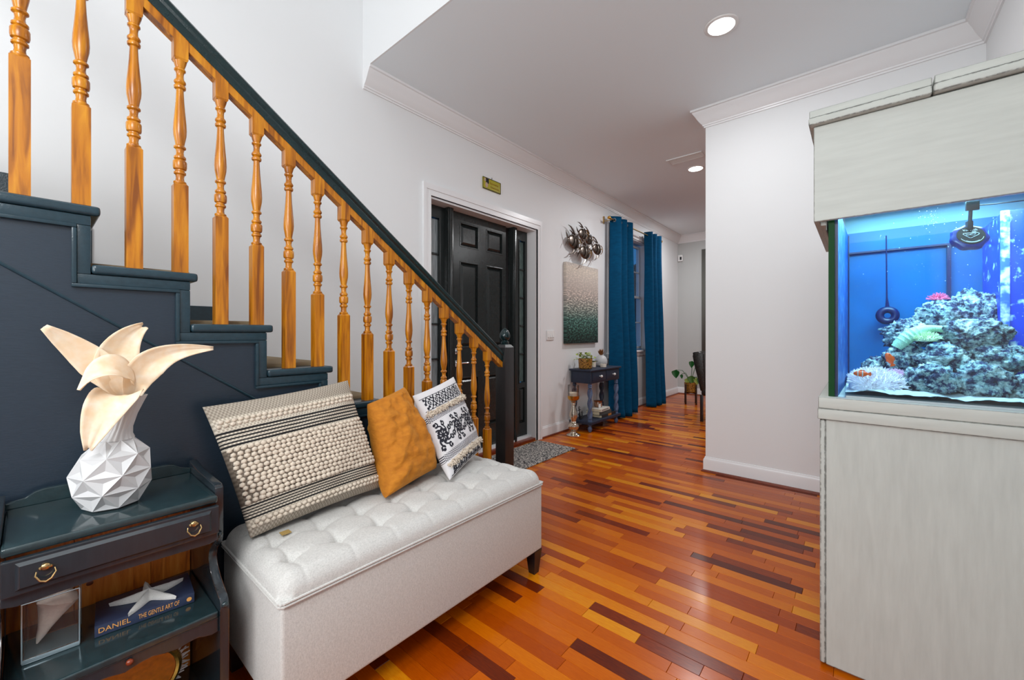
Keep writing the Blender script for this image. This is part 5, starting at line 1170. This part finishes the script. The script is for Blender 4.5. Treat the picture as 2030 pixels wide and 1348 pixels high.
# overflow box
m, nt, b = nmat('overflow_acrylic'); tc = N(nt, 'ShaderNodeTexCoord'); n = N(nt, 'ShaderNodeTexNoise'); n.inputs['Scale'].default_value = 26; n.inputs['Detail'].default_value = 6; nt.links.new(tc.outputs['Object'], n.inputs['Vector'])
r = ramp(nt, [(0.58, S(12, 64, 214)), (0.64, S(160, 196, 240)), (0.70, S(240, 246, 255))]); nt.links.new(n.outputs['Fac'], r.inputs[0]); nt.links.new(r.outputs[0], b.inputs['Base Color']); b.inputs['Roughness'].default_value = 0.3
ov = obj('overflow_box', ubox(2.24, 2.5665, -0.5565, -0.392, 0.995, 1.655, bev=0.004), m, aq)
m, nt, b = nmat('coralline_crust'); tc = N(nt, 'ShaderNodeTexCoord'); n = N(nt, 'ShaderNodeTexNoise'); n.inputs['Scale'].default_value = 34; n.inputs['Detail'].default_value = 7; nt.links.new(tc.outputs['Object'], n.inputs['Vector'])
r = ramp(nt, [(0.44, S(64, 110, 220)), (0.52, S(150, 176, 232)), (0.62, S(236, 240, 250))]); nt.links.new(n.outputs['Fac'], r.inputs[0]); nt.links.new(r.outputs[0], b.inputs['Base Color']); b.inputs['Roughness'].default_value = 0.8; M['crust'] = m
obj('crusted_edge', ubox(2.232, 2.2395, -0.406, -0.384, 0.995, 1.655, bev=0.002), m, ov)
# rockwork
m, nt, b = nmat('live_rock'); M['rock'] = m; b.inputs['Roughness'].default_value = 0.95
tc = N(nt, 'ShaderNodeTexCoord'); ge = N(nt, 'ShaderNodeNewGeometry')
n = N(nt, 'ShaderNodeTexNoise'); n.inputs['Scale'].default_value = 38; n.inputs['Detail'].default_value = 8; n.inputs['Roughness'].default_value = 0.7; nt.links.new(ge.outputs['Position'], n.inputs['Vector'])
r = ramp(nt, [(0.34, S(14, 12, 40)), (0.45, S(60, 66, 110)), (0.53, S(180, 200, 200)), (0.62, S(250, 250, 245))]); nt.links.new(n.outputs['Fac'], r.inputs[0])
nb = N(nt, 'ShaderNodeTexNoise'); nb.inputs['Scale'].default_value = 9; nb.inputs['Detail'].default_value = 2; nt.links.new(ge.outputs['Position'], nb.inputs['Vector'])
r2 = ramp(nt, [(0.5, (1, 1, 1, 1)), (0.62, (0.62, 0.85, 0.9, 1)), (0.75, (0.85, 0.6, 0.85, 1))]); nt.links.new(nb.outputs['Fac'], r2.inputs[0])
mx = N(nt, 'ShaderNodeMix', data_type='RGBA', blend_type='MULTIPLY'); mx.inputs['Factor'].default_value = 0.8; nt.links.new(r.outputs[0], mx.inputs['A']); nt.links.new(r2.outputs[0], mx.inputs['B']); nt.links.new(mx.outputs['Result'], b.inputs['Base Color'])
bump(nt, b, n.outputs['Fac'], 1.0, 0.02)
SB = GZ0+0.007
rocks = [((2.40, -0.345, 1.285), (.085, .075, .095), 'rugged live rock at the very top of the reef'), ((2.34, -0.255, 1.265), (.08, .085, .075), 'live rock beneath the pink anemone'),
         ((2.33, -0.155, 1.215), (.065, .075, .055), 'live rock sloping down left of the reef top'), ((2.20, -0.315, 1.215), (.065, .085, .055), 'broad pale rock ledge at mid height'),
         ((2.18, -0.365, 1.130), (.07, .075, .050), 'dark banded rock beside the overflow box'), ((2.14, -0.235, 1.120), (.07, .070, .055), 'rock with purple hollows in the middle of the reef'),
         ((2.19, -0.135, 1.120), (.06, .055, .055), 'rock behind the orange fish'), ((2.24, -0.060, 1.075), (.05, .045, .048), 'small rock at the left foot of the reef'),
         ((2.04, -0.195, 1.055), (.06, .065, .050), 'rounded bushy rock low in the centre'), ((2.06, -0.310, 1.060), (.06, .065, .058), 'large low rock right of the centre'),
         ((2.07, -0.425, 1.040), (.05, .060, .048), 'low rubble rock in the right corner'), ((2.33, -0.48, 1.09), (.05, .03, .03), '')]
for c, s_, lb in rocks[:-1]:
    bm = bm_new(); ball(bm, (0, 0, 0), 1, 5)
    for v in bm.verts:
        q = v.co.copy(); sd_ = Vector(c)*7
        dsp = 1+0.28*noise.noise(q*1.6+sd_)+0.18*noise.noise(q*4+sd_)+0.20*abs(noise.noise(q*8+sd_))+0.12*noise.noise(q*18+sd_)
        v.co = Vector((q.x*s_[0], q.y*s_[1], q.z*s_[2]))*dsp+Vector(c)
        v.co.z = max(v.co.z, SB); v.co.x = min(max(v.co.x, 1.945), 2.56)
        if v.co.x > 2.2: v.co.y = max(v.co.y, -0.40)
    tag(obj('live_rock', bm, 'rock', ang=180), lb, 'rock', 'live rock stacked in the aquarium')
# sand bed
bm = bm_new(); nx_, ny_ = 50, 60; g2 = []
for i in range(nx_+1):
    g2.append([])
    for j in range(ny_+1):
        x = 1.9195+(2.565-1.9195)*i/nx_; y = -0.556+(0.0385+0.556)*j/ny_
        g2[-1].append(bm.verts.new((x, y, 1.012+0.014*(x-1.92)+0.016*noise.noise(Vector((x*14, y*14, 0)))+0.005*noise.noise(Vector((x*60, y*60, 2))))))
for i in range(nx_):
    for j in range(ny_): bm.faces.new((g2[i][j], g2[i+1][j], g2[i+1][j+1], g2[i][j+1]))
m = plain('white_aragonite_sand', S(250, 242, 248), 0.95, var=0.12, scale=150, bmp=0.8, bscale=300)
o = obj('sand', bm, m, ang=180); o['kind'] = 'stuff'; o['label'] = 'white sand bed of the aquarium'; o['category'] = 'sand'
# anemones
def anemone(nm, c, R0, nt_, L, th, mat_, label, dome=0.5):
    t = thing(nm, label, 'anemone', c)
    bm = bm_new(); bs_ = ball(bm, (c[0], c[1], c[2]+R0*dome*0.15), R0*0.86, 3, (1, 1, dome))
    for v in bs_: v.co.z = max(v.co.z, c[2])
    obj('disc', bm, mat_, t); bm = bm_new()
    for k in range(nt_):
        a = random.uniform(0, 2*PI); ph = random.uniform(0.15, 1.35); d = Vector((math.cos(a)*math.sin(ph), math.sin(a)*math.sin(ph), math.cos(ph)*dome*1.4)); p = Vector(c)+Vector((d.x*R0*0.84, d.y*R0*0.84, d.z*R0*0.55))
        dr_ = (d+Vector((random.uniform(-.5, .5), random.uniform(-.5, .5), random.uniform(-.2, .3)))).normalized()
        tube(bm, [p, p+dr_*L*0.5, p+dr_*L+Vector((0, 0, random.uniform(-0.3, 0.1)*L))], [th, th*0.9, th*0.6], 5)
    bmesh.ops.delete(bm, geom=[v for v in bm.verts if v.co.x < 1.922 or v.co.y > 0.037], context='VERTS')
    o = obj('tentacles', bm, mat_, t); o['kind'] = 'stuff'
anemone('carpet_anemone', (2.035, -0.045, 1.010), 0.088, 700, 0.030, 0.0017, plain('pale_pink_anemone', S(250, 232, 240), 0.7, var=0.12, scale=30), 'large pale pink anemone on the sand at the left end of the tank', 0.85)
anemone('pink_anemone', (2.345, -0.240, 1.352), 0.022, 90, 0.020, 0.0014, plain('hot_pink_anemone', S(240, 110, 150), 0.7), 'small bright pink anemone on top of the rocks', 0.6)
anemone('plume_coral', (2.145, -0.190, 1.190), 0.034, 260, 0.020, 0.0012, plain('mint_coral', S(214, 232, 190), 0.7, var=0.2, scale=40), 'pale mint feathery coral in the middle of the reef', 0.7)
anemone('rosy_coral', (2.06, -0.10, 1.060), 0.028, 160, 0.016, 0.0015, plain('rosy_coral', S(238, 190, 216), 0.7, var=0.2, scale=40), 'rosy soft coral under the orange fish', 0.7)
# ribbed green brain coral
bm = bm_new(); pth = [(2.15, -0.110, 1.165), (2.15, -0.135, 1.205), (2.16, -0.170, 1.240), (2.17, -0.215, 1.250), (2.18, -0.255, 1.225)]
pp_ = [bez(pth, q/26) for q in range(27)]; tube(bm, pp_, [0.012+0.012*math.sin(PI*min(1, q/22+0.15))*(1+0.14*math.cos(q*PI)) for q in range(27)], 14)
tag(obj('brain_coral', bm, plain('pale_green_coral', S(178, 222, 190), 0.6, var=0.3, scale=70)), 'ribbed pale green arched coral on the left slope of the reef', 'coral')
# fish
def fish(nm, c, L, ang, col_, label, bands=0, tilt=0.0):
    t = thing(nm, label, 'fish', c, ang); T_ = Matrix.Rotation(tilt, 4, 'X')
    bm = bm_new(); ball(bm, (0, 0, 0), L*0.42, 3, (0.36, 1, 0.5)); bmesh.ops.transform(bm, matrix=T_, verts=bm.verts); obj('body', bm, col_, t, local=True)
    bm = bm_new(); prism(bm, [(-L*0.38, -L*0.05), (-L*0.38, L*0.05), (-L*0.55, L*0.17), (-L*0.6, 0), (-L*0.55, -L*0.17)], 'x', -L*0.015, L*0.015); bmesh.ops.transform(bm, matrix=T_, verts=bm.verts); obj('tail', bm, col_, t, local=True, sm=False)
    bm = bm_new(); prism(bm, [(-L*0.25, L*0.16), (L*0.15, L*0.18), (L*0.0, L*0.30), (-L*0.22, L*0.26)], 'x', -L*0.012, L*0.012); prism(bm, [(-L*0.22, -L*0.15), (L*0.05, -L*0.17), (-L*0.12, -L*0.27)], 'x', -L*0.012, L*0.012); bmesh.ops.transform(bm, matrix=T_, verts=bm.verts); obj('fins', bm, col_, t, local=True, sm=False)
    bm = bm_new()
    for s_ in (-1, 1): ball(bm, (s_*L*0.105, L*0.27, L*0.05), L*0.035, 1)
    bmesh.ops.transform(bm, matrix=T_, verts=bm.verts); obj('eyes', bm, 'rubber', t, local=True)
    for k in range(bands):
        yb = L*(0.16-0.26*k); rr = L*0.42*math.sqrt(max(0, 1-(yb/(L*0.42))**2)); bm = bm_new()
        tube(bm, [(rr*0.37*math.cos(a), yb, rr*0.51*math.sin(a)) for a in [2*PI*q/16 for q in range(16)]], L*0.032, 6, closed=True, flat=0.7); bmesh.ops.transform(bm, matrix=T_, verts=bm.verts); obj('white_band', bm, 'ceramic', t, local=True)
og = plain('orange_fish_skin', S(246, 92, 28), 0.4)
fish('clownfish', (1.965, -0.005, 1.072), 0.050, 0.0, og, 'orange clownfish with white bands hovering over the pale anemone', 2)
fish('orange_fish', (2.035, -0.085, 1.128), 0.052, 0.4, og, 'plain orange fish swimming steeply in front of the reef', 0, 1.2)
# circulation pumps
pm = thing('circulation_pump', 'round blue-black circulation pump hanging near the front glass', 'pump', (1.965, -0.272, 1.53), math.radians(14))
tl = Matrix.Rotation(math.radians(-66), 4, 'Y')
M['pblue'] = plain('deep_blue_plastic', S(12, 30, 120), 0.25); M['pface'] = plain('pump_face', S(16, 17, 16), 0.8)
def pmesh(bm, T_): bmesh.ops.transform(bm, matrix=T_, verts=bm.verts)
bm = bm_new(); lathe(bm, [(0.030, -0.022), (0.042, -0.014), (0.0455, -0.004), (0.043, 0.006), (0.036, 0.010), (0.033, 0.010)], n=48, rf=lambda a, z: 1+0.05*math.cos(7*a)); pmesh(bm, tl); hs = obj('housing', bm, 'pblue', pm, local=True)
bm = bm_new(); lathe(bm, [(0.034, 0.004), (0.033, 0.012), (0.0, 0.0135)], n=40); pmesh(bm, tl); fc = obj('face_disc', bm, 'pface', pm, local=True)
wp = plain('white_print', S(235, 238, 240), 0.5); FM = tl @ Matrix.Translation((0, 0, 0.0134)) @ Matrix.Rotation(-PI/2, 4, 'Z')
o = text('logo_lettering', 'VorTech', 0.0095, wp, fc, FM @ Matrix.Translation((0, 0.0185, 0)))
bm = bm_new(); box(bm, 0.003, 0.013, 0.0105, 0.0125, 0, 0.0003); tri = [(-0.019, 0.004), (-0.017, 0.007), (0.015, 0.007), (0.019, 0.003), (0.016, -0.001), (-0.002, -0.0115), (-0.006, -0.011), (-0.019, 0.004)]
tube(bm, [(a, c, 0.0006) for a, c in tri], 0.0008, 5)
tube(bm, [(0.013*1.0+0.0*q, 0, 0) for q in range(0)] or [(-0.013, 0.004, 0.0006), (-0.008, -0.001, 0.0006), (-0.002, 0.002, 0.0006), (0.004, 0.0055, 0.0006), (0.011, 0.003, 0.0006), (0.006, -0.002, 0.0006), (-0.002, -0.0005, 0.0006), (-0.009, 0.001, 0.0006), (-0.013, -0.002, 0.0006)], 0.0006, 5)
for rr, a0, a1 in ((0.0285, -2.7, -0.35), (0.0262, -2.2, -0.95)): tube(bm, [(rr*math.cos(a), rr*math.sin(a), 0.0002) for a in [a0+(a1-a0)*q/20 for q in range(21)]], 0.0006, 5)
pmesh(bm, FM); obj('logo_fish_emblem', bm, wp, fc, local=True)
bm = bm_new(); box(bm, -0.022, -0.014, -0.016, 0.016, 0.082, 0.112, bev=0.003); tube(bm, [(-0.014, 0, 0.10), (-0.008, 0, 0.085), (-0.004, 0, 0.05), (0.0, 0, 0.03)], [0.004, 0.005, 0.005, 0.007], 8)
box(bm, -0.008, 0.008, -0.007, 0.007, 0.022, 0.052, bev=0.002); obj('bracket', bm, 'rubber', pm, local=True)
bm = bm_new(); tube(bm, [(-0.014, -0.01, 0.098), (-0.004, -0.06, 0.099), (0.01, -0.13, 0.104)], 0.002, 6); obj('cable', bm, 'rubber', pm, local=True)
p2 = thing('ring_pump', 'dark ring-shaped pump hanging from a cord at the back of the tank', 'pump', (2.50, -0.098, 1.295))
bm = bm_new(); tube(bm, [(2.50, -0.098+0.026*math.cos(a), 1.300+0.026*math.sin(a)) for a in [2*PI*q/28 for q in range(28)]], 0.015, 10, closed=True); obj('ring', bm, 'silic', p2)
bm = bm_new(); tube(bm, [(2.50, -0.098, 1.335), (2.50, -0.096, 1.38), (2.50, -0.094, 1.66)], [0.008, 0.003, 0.0025], 8); obj('cord', bm, 'silic', p2)
# bubbles and water
bm = bm_new()
for k in range(260):
    if k < 110: y, z, x = random.uniform(-0.40, 0.02), random.uniform(1.36, 1.64), random.uniform(1.96, 2.35)
    elif k < 170: y, z, x = random.gauss(-0.19, 0.02), random.gauss(1.62, 0.02), random.uniform(1.95, 2.1)
    else: y, z, x = random.uniform(-0.47, -0.405), random.uniform(1.05, 1.64), 2.20
    ball(bm, (x, min(0.02, y), min(z, 1.645)), random.choice([0.0006, 0.0008, 0.001, 0.0016]), 1)
o = obj('bubbles', bm, 'ceramic', aq); o['kind'] = 'stuff'
# specks of swirling surface foam
bm = bm_new(); box(bm, 1.9195, 2.5655, -0.5565, 0.0385, 1.0, 1.655)
for e in []: pass
wt = D.materials.new('water'); wt.use_nodes = True; nt = wt.node_tree; nt.nodes.clear(); o_ = N(nt, 'ShaderNodeOutputMaterial'); t_ = N(nt, 'ShaderNodeBsdfTransparent'); t_.inputs[0].default_value = (0.72, 0.93, 1.0, 1); nt.links.new(t_.outputs[0], o_.inputs['Surface'])
wtr = obj('water', bm, wt, aq, sm=False)
light('AREA', 'canopy_lamp_front', (2.08, -0.20, 1.78), 20, 0.30, (0.84, 0.94, 1.0), size_y=0.5)
light('AREA', 'canopy_lamp_back', (2.42, -0.20, 1.78), 5, 0.25, (0.25, 0.70, 1.0), size_y=0.5)
obj('lamp_bar', ubox(2.05, 2.5, -0.48, 0.05, 1.79, 1.82, bev=0.004), 'rubber', aq)
